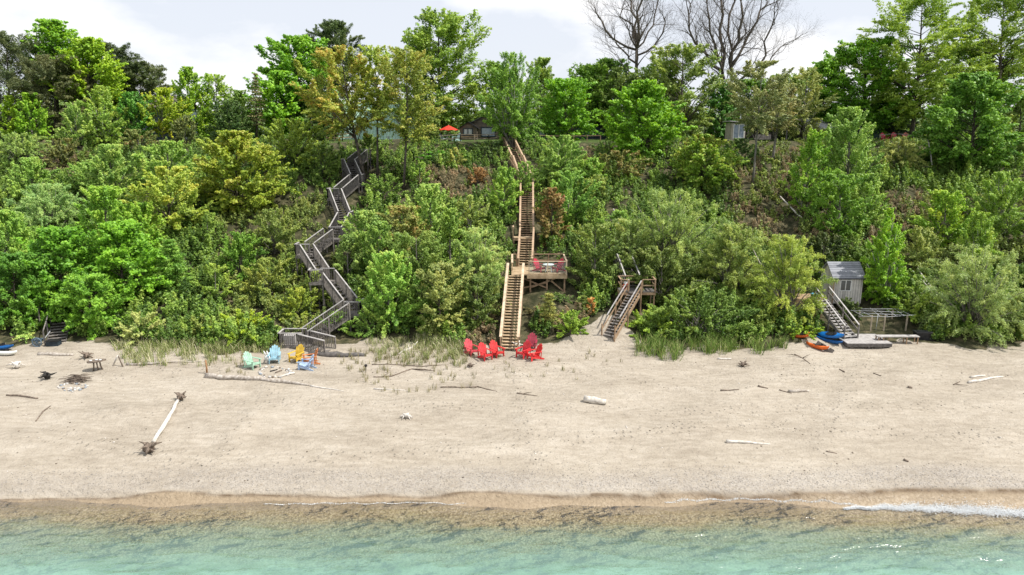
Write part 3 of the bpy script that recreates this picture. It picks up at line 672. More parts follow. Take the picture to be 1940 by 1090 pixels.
# ------------------------------------------------------------------ staircases
AVOID = []
def avoid(p, q, r):
    p, q = Vector(p), Vector(q); k = max(1, int((q - p).length / .7))
    for i in range(k + 1): s = p.lerp(q, i / k); AVOID.append((s.x, s.y, r))
def flight(root, p0, p1, width, n, mats, rails=(1, 1), pickets=False, rail_h=.95, cap=(.15, .045), mid=True, legs=True, ext=0.0):
    """p0 bottom, p1 top, at walking level in the middle of the steps. The part is the pair of stringers; its sub-parts hang below it"""
    tm, sm, rm = mats; p0, p1 = Vector(p0), Vector(p1); d = p1 - p0; pl = Vector((d.x, d.y, 0)); run = pl.length; pl.normalize()
    sd_ = Vector((pl.y, -pl.x, 0)); rz = math.atan2(pl.y, pl.x) - math.pi / 2
    avoid(p0, p1, width * .5 + .45)
    mb = MB()
    for s in (-1, 1):
        o = sd_ * (s * (width / 2 + .03)); mb.bar(p0 + o - Vector((0, 0, .16)), p1 + o - Vector((0, 0, .16)), .05, .26)
    mb.bar(p0 - Vector((0, 0, .22)), p1 - Vector((0, 0, .22)), .045, .18)
    fl = mb.build('flight', sm, root)
    for i in range(n):
        f = (i + .5) / n; c = p0.lerp(p1, f)
        MB().box(c, (width - .01, min(.28, run / n * .98), .045), rz=rz).build('tread', tm, fl)
    for s, on in zip((-1, 1), rails):
        if not on: continue
        o = sd_ * (s * (width / 2 + .085)); up = Vector((0, 0, rail_h))
        MB().bar(p0 + o + up - d.normalized() * ext, p1 + o + up, cap[0], cap[1]).build('handrail', rm, fl)
        if mid and not pickets: MB().bar(p0 + o + up * .52, p1 + o + up * .52, .04, .11).build('middle_rail', sm, fl)
        k = max(1, round(run / 1.9))
        for i in range(k + 1):
            q = p0.lerp(p1, i / k) + o; low = max(-1.6, min(-.3, h1(q.x, q.y) - .15 - q.z)) if legs else -.3
            MB().bar(q + Vector((0, 0, low)), q + up * .97, .085, .085, pl).build('post', sm, fl)
        if pickets:
            kk = max(3, int((p1 - p0).length / .15)); pk = MB()
            for i in range(kk):
                q = p0.lerp(p1, (i + .5) / kk) + o + sd_ * (s * .03); pk.bar(q - Vector((0, 0, .06)), q + up * .96, .075, .022, pl)
            pk.build('picket_screen', sm, fl)
    return fl
def landing(root, c, sx, sy, mats, rz=0.0, edges='', pickets=False, rail_h=.95, name='landing', posts=True, th=.2):
    """flat platform; edges: which sides (n s e w) carry a railing"""
    tm, sm, rm = mats; c = Vector(c); M = Matrix.Rotation(rz, 3, 'Z'); AVOID.append((c.x, c.y, max(sx, sy) * .5 + .35))
    mb = MB(); mb.box(c - Vector((0, 0, .03)), (sx, sy, .05), M)
    la = mb.build(name, tm, root)
    j = MB()
    for s in (-1, 1):
        j.box(c + M @ Vector((0, s * (sy / 2 - .02), -.06 - th / 2)), (sx - .01, .045, th), M); j.box(c + M @ Vector((s * (sx / 2 - .022), 0, -.06 - th / 2)), (.043, sy - .1, th), M)
    j.build('joist_frame', sm, la)
    if posts:
        for a in (-1, 1):
            for b_ in (-1, 1):
                q = c + M @ Vector((a * (sx / 2 - .1), b_ * (sy / 2 - .1), 0)); g = h1(q.x, q.y) - .2
                if g < c.z - .3: MB().bar((q.x, q.y, g), q - Vector((0, 0, .07)), .1, .1, (0, 1, 0)).build('support_post', sm, la)
    E = {'s': ((-1, -1), (1, -1)), 'n': ((-1, 1), (1, 1)), 'e': ((1, -1), (1, 1)), 'w': ((-1, -1), (-1, 1))}
    for e in edges:
        a, b_ = [c + M @ Vector((x * (sx / 2 - .05), y * (sy / 2 - .05), 0)) for x, y in E[e]]; up = Vector((0, 0, rail_h)); dd = (b_ - a).normalized()
        MB().bar(a + up - dd * .04, b_ + up + dd * .04, .13, .045).build('handrail', rm, la)
        for q in (a, b_): MB().bar(q, q + up * .97, .085, .085, (0, 1, 0)).build('post', sm, la)
        if pickets:
            kk = max(3, int((b_ - a).length / .15)); pk = MB()
            for i in range(kk):
                q = a.lerp(b_, (i + .5) / kk); pk.bar(q - Vector((0, 0, .1)), q + up * .96, .08, .022, dd)
            pk.build('picket_screen', sm, la)
        else: MB().bar(a + up * .5, b_ + up * .5, .035, .09).build('middle_rail', sm, la)
    return la

# --- grey zigzag staircase
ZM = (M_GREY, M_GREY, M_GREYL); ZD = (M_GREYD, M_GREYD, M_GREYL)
zp = [(563, 651, 47.6), (672, 592, 50.2), (618, 533, 54), (577, 482, 57.5), (632, 452, 60.5), (656, 420, 64), (634, 375, 68), (678, 348, 71.5), (660, 318, 75), (695, 299, 78)]
ZP = [at(*q) for q in zp]
zz = thing('zigzag_staircase', 'long grey picket-railed staircase zigzagging down the left of the bank', 'staircase', ZP[0] - Vector((0, 0, ZP[0].z - h1(ZP[0].x, ZP[0].y))))
lsz = [(1.75, 1.3, 'swn'), (1.25, 1.2, 'se'), (1.2, 1.2, 'n'), (1.3, 1.2, 'sw'), (1.2, 1.2, 'n'), (1.2, 1.2, 'e'), (1.2, 1.2, 'sw'), (1.2, 1.2, 'e'), (1.2, 1.2, 'w'), (1.2, 1.2, 's'), (1.2, 1.2, '')]
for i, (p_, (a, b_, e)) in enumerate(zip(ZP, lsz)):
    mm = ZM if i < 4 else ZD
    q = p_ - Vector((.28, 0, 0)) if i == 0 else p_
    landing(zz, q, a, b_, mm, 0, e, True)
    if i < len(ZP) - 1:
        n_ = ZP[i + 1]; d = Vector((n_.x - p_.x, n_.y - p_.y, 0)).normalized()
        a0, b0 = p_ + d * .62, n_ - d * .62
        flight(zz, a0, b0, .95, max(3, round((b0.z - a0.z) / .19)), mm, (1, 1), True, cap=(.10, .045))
# side bay of the third landing and the short ramp to the sand
landing(zz, at(612, 525, 53.6) - Vector((.35, .5, .2)), 1.15, 1.0, ZM, .12, 'sw', True)
flight(zz, gp(626, 668, .06), ZP[0] + Vector((.62, -.35, 0)), .9, 4, ZM, (1, 1), True, cap=(.15, .05))
MB().box(ZP[0] + Vector((-.55, .1, .32)), (.8, .5, .62)).build('storage_box', M_GREYL, zz)

# --- timber staircase with deck
TM = (M_TAN, M_TAN, mat_noise('pale_timber', (.46, .35, .235), (.62, .49, .36), 4, rough=.75)); TB = (M_TAND, M_TAND, M_TAND); TR = (M_TAN, M_TAND, mat_noise('brown_cap', (.36, .25, .16), (.52, .38, .26), 4))
D0 = at(977, 521, 54.2)
ms = thing('timber_staircase', 'new tan timber staircase running straight up the middle of the bank', 'staircase', gp(965, 667))
flight(ms, gp(965, 666, .12), D0, 1.08, 26, TM, (1, 1), False, cap=(.2, .05))
dz = D0.z
xl = at(969, 521, 54.2).x; xr = at(1075, 521, 54.2).x
dk = MB()
nb = 27
for i in range(nb): dk.box(((xl + xr) / 2, 54.25 + (i + .5) * 3.6 / nb, dz - .025), (xr - xl, 3.6 / nb - .012, .045))
deck = dk.build('deck_floor', M_TAN, ms)
AVOID += [(xl + 1, 55.5, 2.6), (xl + 3, 55.5, 2.8), (xr - 1, 55.5, 2.4), (xl + 2, 53.2, 1.8), (xr - .5, 53.2, 1.5)]
fa = MB()
for y in (54.27, 57.83): fa.box(((xl + .62 + xr) / 2 + .3, y, dz - .19), (xr - xl - 1.3, .05, .28))
for x in (xl + .03, xr - .03): fa.box((x, 56.05, dz - .19), (.05, 3.5, .28))
fa.build('rim_joist', M_TAN, deck)
SC0 = at(995, 512, 57.3); SCx = SC0.x
for (x, y) in ((xl + 1.55, 54.6), (xl + 2.9, 54.6), (xr - .2, 54.6), (xr - .2, 57.4), (xl + 1.3, 57.4), (xl + .2, 57.2), (xr - 1.6, 57.4)):
    MB().bar((x, y, h1(x, y) - .3), (x, y, dz - .3), .13, .13, (0, 1, 0)).build('support_post', M_TAND, deck)
br = MB()
for a, b_ in (((xl + 1.55, 54.6, dz - 1.15), (xr - .9, 54.6, dz - .35)), ((xr - .2, 54.6, dz - 1.5), (xr - 1.5, 54.6, dz - .4)), ((xl + 2.9, 54.7, dz - 1.2), (xl + 1.0, 54.7, dz - .4)), ((xl + .4, 54.65, dz - 1.3), (xl + 2.9, 54.65, dz - .75))):
    br.bar(a, b_, .05, .12)
br.build('cross_brace', M_TAND, deck)
gl_m = mat_glass('deck_glass', (.90, .95, .96), .93)
fx0, fx1 = xl + 1.42, xr - .08; rh = 1.08
xsp = [fx0, fx0 + (fx1 - fx0) * .5, fx1]
for i, x in enumerate(xsp): MB().bar((x, 54.32, dz - .2), (x, 54.32, dz + rh + (.12 if i == 2 else 0)), .11 if i == 2 else .07, .09, (0, 1, 0)).build('railing_post', TM[2], deck)
for i in range(2):
    MB().box(((xsp[i] + xsp[i + 1]) / 2, 54.32, dz + .53), (xsp[i + 1] - xsp[i] - .12, .012, .86)).build('glass_panel', gl_m, deck)
MB().bar((fx0 - .05, 54.32, dz + rh), (fx1, 54.32, dz + rh), .12, .05).build('handrail', TM[2], deck)
MB().bar((fx0, 54.32, dz + .06), (fx1, 54.32, dz + .06), .05, .05).build('bottom_rail', M_TAN, deck)
MB().box((xr - .06, 56.05, dz + .53), (.012, 3.2, .86)).build('glass_panel', gl_m, deck)
MB().bar((xr - .06, 54.4, dz + rh), (xr - .06, 57.8, dz + rh), .12, .05).build('handrail', TM[2], deck)
for y in (56, 57.78): MB().bar((xr - .06, y, dz), (xr - .06, y, dz + rh), .09, .09, (0, 1, 0)).build('railing_post', M_TAN, deck)
for (x0, x1) in ((SCx + .75, xr - .1), (xl + .08, SCx - .75)):
    MB().bar((x0, 57.78, dz + rh), (x1, 57.78, dz + rh), .13, .05).build('handrail', M_TAND, deck); MB().bar((x0, 57.78, dz + .55), (x1, 57.78, dz + .55), .035, .1).build('middle_rail', M_TAND, deck)
    for x in np.linspace(x0, x1, 3 if x1 - x0 > 2 else 2): MB().bar((x, 57.8, dz), (x, 57.8, dz + rh), .09, .09, (0, 1, 0)).build('railing_post', M_TAND, deck)
MB().bar((xl + .06, 54.3, dz + .97), (xl + .06, 57.7, dz + rh), .16, .05).build('handrail', TM[2], deck); MB().bar((xl + .06, 54.3, dz + .5), (xl + .06, 57.7, dz + .55), .035, .1).build('middle_rail', M_TAN, deck)
for y in (55.9,): MB().bar((xl + .06, y, dz), (xl + .06, y, dz + rh), .09, .09, (0, 1, 0)).build('railing_post', M_TAN, deck)
L1 = at(998, 449, 61.2)
flight(ms, SC0 + Vector((0, .35, 0)), L1 - Vector((0, .55, 0)), 1.05, 13, TR, (1, 1), False, cap=(.16, .05))
landing(ms, L1 - Vector((.35, 0, 0)), 1.85, 1.1, TR, 0, 'w', False)
L2 = at(998, 347, 70.2)
flight(ms, L1 + Vector((0, .55, 0)), L2 - Vector((0, .5, 0)), 1.05, 24, (M_TAND, M_TAND, TR[2]), (1, 1), False, cap=(.16, .05))
landing(ms, L2, 1.4, 1.0, TR, 0, '', False)
L3 = at(982, 311, 77)
flight(ms, L2 + Vector((-.15, .5, 0)), L3 - Vector((0, .5, 0)), 1.0, 13, (M_TAND, M_TAND, TR[2]), (1, 1), False, cap=(.16, .05))
landing(ms, L3, 1.3, 1.0, TR, 0, '', False)
L4 = at(960, 266, 86)
flight(ms, L3 + Vector((-.1, .5, 0)), L4, 1.05, 13, (M_TAND, M_TAND, TR[2]), (1, 1), False, cap=(.17, .05))

# --- short staircase with landing, right of centre
SM = (M_GREY, M_TAND, M_GREYL); SB = (M_GREYD, M_TAND, M_TAND)
l0 = at(1205, 549, 52.2)
ss = thing('short_staircase', 'weathered open-tread staircase with square landing right of the timber deck', 'staircase', gp(1152, 642))
flight(ss, gp(1152, 641, .1), l0 - Vector((.25, .8, 0)), .88, 16, SM, (1, 1), False, cap=(.085, .04), ext=-.9)
landing(ss, l0 + Vector((.02, 0, 0)), 2.75, 1.5, SB, 0, 'wen', False)
for x0, x1 in ((-1.3, -.75), (.35, 1.33)):
    MB().bar(l0 + Vector((x0, -.7, .95)), l0 + Vector((x1, -.7, .95)), .12, .045).build('front_handrail', M_TAND, ss)
    MB().bar(l0 + Vector((x0, -.7, .48)), l0 + Vector((x1, -.7, .48)), .035, .09).build('front_middle_rail', M_TAND, ss)
    for x in (x0, x1): MB().bar(l0 + Vector((x, -.72, 0)), l0 + Vector((x, -.72, .93)), .09, .09, (0, 1, 0)).build('front_post', M_TAND, ss)
l1 = at(1176, 487, 57.6)
flight(ss, l0 + Vector((-.15, .8, 0)), l1, 1.0, 9, (M_GREY, M_GREYD, M_GREYL), (1, 1), False, cap=(.1, .045))
na_ = len(AVOID); l2 = at(1150, 415, 64); flight(ss, l1 + Vector((-.1, .2, 0)), l2, 1.0, 12, (M_GREY, M_GREYD, M_GREYL), (0, 1), False, cap=(.07, .04)); del AVOID[na_:]

# --- dark steps at the far left
s0 = gp(106, 652, .1); s1 = at(116, 610, 50.6)
ds = thing('beach_steps', 'dim shaded steps under the trees at the left of the beach', 'steps', gp(106, 652))
flight(ds, s0, s1, 1.15, 7, (M_GREY, M_GREYD, M_GREY), (1, 0), False, cap=(.07, .05), mid=False)

# ------------------------------------------------------------------ boathouse and its stairs
bh_z = at(1577, 575, 53).z; ez = at(1600, 526, 53).z; rz_ = at(1590, 498, 54.2).z
bx0, bx1, by0, by1 = at(1577, 560, 53).x, at(1632, 560, 53).x, 53.0, 55.3
M_BOARD = mat_planks('weathered_boards', (.40, .375, .35), (.64, .61, .57), 'XY', .2); M_SHING = mat_planks('grey_shingles', (.17, .178, .20), (.30, .31, .34), 'Y', .17)
def gable_house(root, x0, x1, y0, y1, z0, ez, rz, wm, rm, over=.25, ridge='x', fly=True):
    """closed gable-roofed body; ridge along x or y"""
    w = MB()
    if ridge == 'x':
        ym = (y0 + y1) / 2; sec = [(y0, z0), (y1, z0), (y1, ez), (ym, rz), (y0, ez)]
        w.prism([(x0, a, b) for a, b in sec][::-1], (0, 0, 0), (x1 - x0, 0, 0))
    else:
        xm = (x0 + x1) / 2; sec = [(x0, z0), (x1, z0), (x1, ez), (xm, rz), (x0, ez)]
        w.prism([(a, y0, b) for a, b in sec], (0, 0, 0), (0, y1 - y0, 0))
    wl = w.build('wall', wm, root)
    rf = MB(); t = .09
    if ridge == 'x':
        k = (rz - ez) / (ym - y0)
        for (ya, yb) in ((y0 - over, ym), (y1 + over, ym)):
            za = ez - k * over + .01; rf.prism([(x0 - over, ya, za), (x1 + over, ya, za), (x1 + over, yb, rz + .01), (x0 - over, yb, rz + .01)], (0, 0, 0), (0, 0, t))
    else:
        k = (rz - ez) / (xm - x0)
        for (xa, xb) in ((x0 - over, xm), (x1 + over, xm)):
            za = ez - k * over + .01; rf.prism([(xa, y0 - over, za), (xb, y0 - over, rz + .01), (xb, y1 + over, rz + .01), (xa, y1 + over, za)], (0, 0, 0), (0, 0, t))
    rf = rf.build('roof', rm, root)
    return wl, rf
def window(root, x0, x1, z0, z1, y, fm=None, mull=1, gm=None, fw=.07, bars=0):
    fm = fm or M_WHITE; f = MB()
    for a, b_ in (((x0, z0), (x1, z0)), ((x0, z1), (x1, z1))): f.box(((a[0] + b_[0]) / 2, y - .025, a[1]), (x1 - x0 + fw, .06, fw))
    for x in [x0, x1] + [x0 + (x1 - x0) * (i + 1) / (mull + 1) for i in range(mull)]: f.box((x, y - .02, (z0 + z1) / 2), (fw, .05, z1 - z0 - fw))
    for i in range(bars): f.box(((x0 + x1) / 2, y - .016, z0 + (z1 - z0) * (i + 1) / (bars + 1)), (x1 - x0, .03, .03))
    fr_ = f.build('window', fm, root)
    MB().box(((x0 + x1) / 2, y - .008, (z0 + z1) / 2), (x1 - x0 - .01, .02, z1 - z0 - .01)).build('pane', gm or M_DARKGL, fr_)
    return fr_
bh = thing('boathouse', 'small weathered board boathouse with grey shingle roof above the beach', 'shed', (bx0, by0, bh_z))
gable_house(bh, bx0, bx1, by0, by1, bh_z, ez, rz_, M_BOARD, M_SHING, .16)
wz0, wz1 = at(1600, 551, 53).z, at(1600, 531, 53).z; window(bh, at(1592, 540, 53).x, at(1612, 540, 53).x, wz0, wz1, by0)
for x in (bx0 + .1, bx1 - .1):
    for y in (by0 + .1, by1 - .1): MB().bar((x, y, h1(x, y) - .3), (x, y, bh_z), .14, .14, (0, 1, 0)).build('support_post', M_GREYD, bh)
MB().box((bx0 + .03, by0 - .012, (bh_z + ez) / 2), (.1, .02, ez - bh_z - .06)).build('corner_board', M_TAND, bh)
MB().box(((bx0 + bx1) / 2, by0 - .02, ez - .06), (bx1 - bx0 + .2, .03, .10)).build('fascia', M_TAN, bh)
AVOID += [(bx0 + .6, 54, 1.9), (bx1 - .5, 54, 1.9), (bx0 + .5, 52, 1.6), (bx1 - .5, 52, 1.5)]
bd_z = at(1540, 566, 51.6).z
bd = thing('boathouse_deck', 'raised tan board deck beside the boathouse, half hidden by the weeping willow', 'deck', at(1520, 590, 51.6))
landing(bd, (at(1520, 566, 51.6).x, 52.4, bd_z), 3.3, 1.9, (M_TAND, M_TAND, M_TAND), 0, '', False, name='deck_floor', th=.3)
sk = MB()
x0_ = at(1483, 566, 51.5).x; x1_ = at(1547, 566, 51.5).x
for i in range(5): sk.box(((x0_ + x1_) / 2, 51.40, bd_z - .42 - i * .2), (x1_ - x0_, .03, .17))
sk.build('board_skirt', M_TAND, bd)
bs = thing('boathouse_stairs', 'grey open stairs with two rails from the beach platform up to the boathouse', 'staircase', gp(1608, 648))
pf_z = at(1640, 651, 46.9).z
flight(bs, (at(1609, 642, 48.2).x, 48.0, pf_z + .1), at(1556, 567, 51.5), 1.0, 13, (M_GREYL, M_GREY, M_GREYL), (1, 1), False, cap=(.11, .045))
pf = thing('beach_platform', 'low grey board platform on the sand at the foot of the boathouse stairs', 'platform', gp(1640, 660))
px0, px1 = at(1598, 656, 47.4).x, at(1682, 656, 47.4).x
g = MB(); nb = 12
for i in range(nb): g.box(((px0 + px1) / 2, 46.85 + (i + .5) * 2.4 / nb, pf_z), (px1 - px0, 2.4 / nb - .012, .05))
g.build('board_floor', M_GREYL, pf)
g = MB(); g.box(((px0 + px1) / 2, 46.87, pf_z - .14), (px1 - px0 - .02, .05, .22)); g.box((px0 + .03, 48.05, pf_z - .14), (.05, 2.3, .22)); g.box(((px0 + px1) / 2, 48.1, pf_z - .1), (px1 - px0 - .3, 1.9, .14))
for x in (px0 + .3, (px0 + px1) / 2, px1 - .2): g.box((x, 46.97, pf_z - .3), (.12, .12, .5))
g.build('joist_frame', M_GREYD, pf)
AVOID += [(px0 + .7, 48.4, 1.7), (px0 + 2, 48.4, 1.7), (px1, 48.4, 2.0), (px1 + 1.5, 48.4, 1.8)]
# bench-like ladder table
bn = thing('plank_bench', 'long low plank bench with slatted end at the right of the beach platform', 'bench', gp(1700, 656))
bx_0, bx_1 = at(1664, 640, 47.5).x, at(1738, 640, 47.8).x; bz = at(1690, 638, 47.6).z
MB().box(((bx_0 + bx_1) / 2, 47.75, bz), (bx_1 - bx_0, .5, .06)).build('bench_top', M_GREYL, bn)
for x in (bx_0 + .08, bx_0 + .42, bx_0 + .8, bx_1 - .9, bx_1 - .1):
    for y in (47.56, 47.94): MB().bar((x, y, h1(x, y) - .15), (x, y, bz - .03), .07, .07, (0, 1, 0)).build('leg', M_TAND, bn)
# wire frame
wf = thing('wire_frame', 'frame of thin bare poles on posts behind the beach platform', 'frame', gp(1660, 636))
tz = at(1665, 597, 49.9).z
for (q, y) in ((1652, 49.8), (1677, 49.8), (1719, 50.0), (1628, 50.9), (1690, 51.4)):
    x = at(q, 600, y).x; MB().bar((x, y, h1(x, y) - .2), (x, y, tz), .09, .09, (0, 1, 0)).build('post', mat_noise('post_wood', (.3, .25, .18), (.45, .38, .28), 5), wf)
rr = random.Random(4); wire = MB(); a0 = at(1622, 590, 50).x; a1 = at(1730, 590, 50).x
for i in range(4):
    y = 49.6 + i * .62; wire.tube([(a0 + rr.uniform(-.1, .4), y, tz + rr.uniform(-.03, .12)), ((a0 + a1) / 2, y + rr.uniform(-.1, .1), tz + rr.uniform(-.08, .06)), (a1 - rr.uniform(0, .5), y + rr.uniform(-.3, .3), tz + rr.uniform(-.05, .12))], .016, 5)
for i in range(7):
    x = a0 + .3 + i * (a1 - a0 - .6) / 6; wire.tube([(x, 49.5, tz + .03), (x + rr.uniform(-.4, .4), 51.6, tz + rr.uniform(0, .14))], .014, 5)
wire.build('roof_pole', M_METAL, wf)
MB().tube([(at(1663, 600, 49.8).x, 49.85, h1(15, 49.85) - .1), (at(1663, 600, 49.8).x + .03, 49.85, tz + .1)], .02, 6).build('metal_pole', M_METAL, wf)
for q, y in ((1652, 50), (1677, 50), (1700, 50.2), (1720, 50)): AVOID.append((at(q, 600, y).x, y, 1.0))
# black chest
cx_ = thing('storage_chest', 'black plastic chest with lid at the right end of the plank bench', 'chest', gp(1752, 645))
c = gp(1752, 645); mM = M_BLK = mat_noise('black_plastic', (.008, .008, .009), (.03, .03, .032), 5, rough=.45)
MB().box(c + Vector((0, .3, .27)), (1.15, .6, .54), rz=-.1).box(c + Vector((0, .3, .04)), (1.19, .64, .08), rz=-.1).build('chest_body', mM, cx_)
ld = MB(); ld.box(c + Vector((0, .3, .575)), (1.24, .68, .06), rz=-.1); ld.box(c + Vector((0, .3, .62)), (.9, .4, .035), rz=-.1); ld.build('chest_lid', mat_noise('black_lid', (.03, .03, .032), (.07, .07, .075), 5, rough=.4), cx_)
for s in (-1, 1): MB().box(c + Vector((s * .625, .3 - s * .06, .36)), (.04, .2, .05), rz=-.1).build('handle', mM, cx_)

# ------------------------------------------------------------------ houses on the cliff top
M_BROWN = mat_planks('brown_boards', (.09, .072, .058), (.19, .155, .125), 'Z', .18); M_ROOFD = mat_planks('dark_roofing', (.018, .022, .03), (.045, .05, .06), 'Y', .2)
M_CURT = mat_noise('curtained_glass', (.10, .13, .16), (.30, .34, .38), 1.2, (1, 1, .2), .15, 0, .6); M_BLUEGL = mat_noise('sky_reflecting_glass', (.10, .15, .20), (.22, .28, .33), .8, rough=.1, bump=0, spec=.7)
M_NAVY = mat_noise('navy_trim', (.01, .02, .03), (.03, .045, .06), 4, rough=.5)
def X_(px, Y): return at(px, 250, Y).x
ct = thing('cottage', 'brown board cottage with a double gable beside the red umbrella', 'cottage', (X_(905, 95), 93, h1(X_(905, 95), 93)))
Yc = 94.5; z0 = h1(X_(905, Yc), Yc) - .1
gable_house(ct, X_(880, Yc), X_(958, Yc), Yc, Yc + 6, z0, at(940, 240, Yc).z, at(915, 219, Yc).z, M_BROWN, M_ROOFD, .35, 'y')
Yb = 93.2
pv = gable_house(ct, X_(871, Yb), X_(904, Yb), Yb, Yc + .2, z0, at(880, 243, Yb).z, at(888, 232, Yb).z, M_BROWN, M_ROOFD, .2, 'y')
window(ct, X_(878, Yb), X_(895, Yb), at(888, 256, Yb).z, at(888, 244, Yb).z, Yb, M_NAVY, 1, mat_noise('lace_curtain', (.2, .22, .26), (.62, .64, .66), 2, (3, 1, .1), .3, 0), .12)
window(ct, X_(912, Yc), X_(938, Yc), at(925, 259, Yc).z, at(925, 242, Yc).z, Yc, M_NAVY, 0, M_BLUEGL, .14)
MB().box((X_(888, Yb), Yb - .03, at(888, 259, Yb).z), (X_(904, Yb) - X_(871, Yb), .06, .1)).build('sill_board', M_TAND, ct)
def rail(name, label, pts, mat, n=2, hh=.9, gap=1.8, cat='railing'):
    t = thing(name, label, cat, pts[0]); P = [Vector(p) for p in pts]
    for a, b_ in zip(P, P[1:]):
        for k in range(n): MB().bar(a + Vector((0, 0, hh * (1 - k / n))), b_ + Vector((0, 0, hh * (1 - k / n))), .05, .09).build('rail', mat, t)
        kk = max(1, round((b_ - a).length / gap))
        for i in range(kk + 1): q = a.lerp(b_, i / kk); MB().bar(q - Vector((0, 0, .3)), q + Vector((0, 0, hh + .03)), .09, .09, (0, 1, 0)).build('post', mat, t)
    return t
def gz(px, Y): x = X_(px, Y); return Vector((x, Y, h1(x, Y)))
rail('terrace_railing', 'two-rail timber railing along the terrace before the brown cottage', [gz(834, 88.6), gz(872, 88.4), gz(926, 88.2), gz(948, 88)], mat_noise('worn_rail', (.28, .22, .15), (.5, .42, .32), 4))
rail('cliff_railing', 'brown railing on the cliff top before the low dark house', [gz(1015, 89), gz(1062, 89.3), gz(1138, 89.5)], M_TAND, 1, .75)
# green roofed cottage
M_GROOF = mat_planks('pale_green_metal_roof', (.30, .47, .37), (.44, .62, .50), 'X', .4); M_TEAL = mat_noise('teal_boards', (.02, .075, .065), (.04, .12, .105), 4, (.2, 1, 3))
gc = thing('green_roofed_cottage', 'teal cottage with a large pale green metal roof behind the orange maple', 'cottage', (X_(700, 97), 97, h1(X_(700, 97), 97)))
Yg = 97
gable_house(gc, X_(650, Yg), X_(775, Yg), Yg, Yg + 9, h1(X_(700, Yg), Yg) - .2, at(700, 257, Yg).z, at(700, 196, Yg + 4.5).z, M_TEAL, M_GROOF, .6, 'x')
for q in (644, 668, 700, 735): MB().bar((X_(q, Yg - .5), Yg - .5, h1(X_(q, Yg), Yg) - .2), (X_(q, Yg - .5), Yg - .5, at(q, 257, Yg - .5).z - .12), .14, .14, (0, 1, 0)).build('porch_post', M_GREYL, gc)
window(gc, X_(675, Yg), X_(705, Yg), at(690, 271, Yg).z, at(690, 260, Yg).z, Yg, M_TEAL, 1, M_DARKGL)
rail('porch_fence', 'dark brown plank fence beside the green-roofed cottage', [gz(618, 90.5), gz(648, 91), gz(672, 91.5)], M_TAND, 2, .9, 1.2, 'fence')
# left house
M_BLUEG = mat_planks('blue_grey_siding', (.09, .13, .14), (.15, .20, .21), 'Z', .16); M_ROOFB = mat_planks('brown_roofing', (.09, .075, .065), (.15, .125, .11), 'Y', .2)
lh = thing('hidden_house', 'blue-grey two-storey house mostly hidden behind the left trees', 'house', (X_(290, 95), 95, h1(X_(290, 95), 95)))
Yl = 94; zb = h1(X_(290, Yl), Yl) - .3
gable_house(lh, X_(262, Yl), X_(332, Yl), Yl, Yl + 7, zb, at(290, 202, Yl).z, at(290, 184, Yl + 3.5).z, M_BLUEG, M_ROOFB, .5, 'x')
window(lh, X_(272, Yl), X_(286, Yl), at(280, 249, Yl).z, at(280, 233, Yl).z, Yl, M_WHITE, 0, M_BLUEGL, .1)
window(lh, X_(293, Yl), X_(324, Yl), at(300, 251, Yl).z, at(300, 231, Yl).z, Yl, M_WHITE, 2, M_DARKGL, .1)
window(lh, X_(279, Yl), X_(296, Yl), at(290, 214, Yl).z, at(290, 204, Yl).z, Yl, M_NAVY, 0, M_DARKGL, .1)
# low dark house
dh = thing('dark_house', 'low dark navy house behind the cliff top railing right of the stairs', 'house', (X_(1085, 101), 101, h1(X_(1085, 101), 101)))
Yd = 101
gable_house(dh, X_(1008, Yd), X_(1158, Yd), Yd, Yd + 7, h1(X_(1085, Yd), Yd) - .2, at(1085, 238, Yd).z, at(1085, 229, Yd).z, mat_planks('navy_siding', (.025, .035, .05), (.06, .075, .095), 'Z', .2), M_ROOFD, .4, 'x')
for q in (1030, 1066, 1118): window(dh, X_(q - 7, Yd), X_(q + 6, Yd), at(q, 256, Yd).z, at(q, 246, Yd).z, Yd, M_GREYL, 0, M_BLUEGL, .1)
# little pale shed
ps = thing('garden_shed', 'little pale flat-roofed shed with white double doors on the cliff edge', 'shed', (X_(1392, 87), 87, h1(X_(1392, 87), 87)))
Yp = 86.6; zb = h1(X_(1392, Yp), Yp) - .5; zt_ = at(1392, 233, Yp).z
xa, xb = X_(1386, Yp), X_(1412, Yp)
M_PALE = mat_planks('pale_boards', (.36, .32, .26), (.52, .47, .40), 'XY', .2)
MB().box(((xa + xb) / 2, Yp + 1.3, (zb + zt_) / 2), (xb - xa, 2.6, zt_ - zb)).build('wall', M_PALE, ps)
rp = MB(); rp.prism([(xa - .35, Yp - .3, zt_ + .14), (xb + .25, Yp - .3, zt_ - .02), (xb + .25, Yp + 2.9, zt_ - .02), (xa - .35, Yp + 2.9, zt_ + .14)], (0, 0, .01), (0, 0, .13)); rp.build('roof', M_GREYL, ps)
dr = MB(); dx0, dx1 = X_(1389.5, Yp), X_(1409.5, Yp); dz0, dz1 = at(1400, 262, Yp).z, at(1400, 236, Yp).z
for x in (dx0, (dx0 + dx1) / 2, dx1): dr.box((x, Yp - .03, (dz0 + dz1) / 2), (.12, .06, dz1 - dz0))
for z in (dz0, dz1): dr.box(((dx0 + dx1) / 2, Yp - .026, z), (dx1 - dx0 + .12, .05, .12))
d_ = dr.build('double_door', M_WHITE, ps); MB().box(((dx0 + dx1) / 2, Yp - .01, (dz0 + dz1) / 2), (dx1 - dx0 - .1, .02, dz1 - dz0 - .1)).build('pane', mat_noise('frosted_panes', (.20, .25, .33), (.34, .39, .46), 3, rough=.3, bump=0), d_)
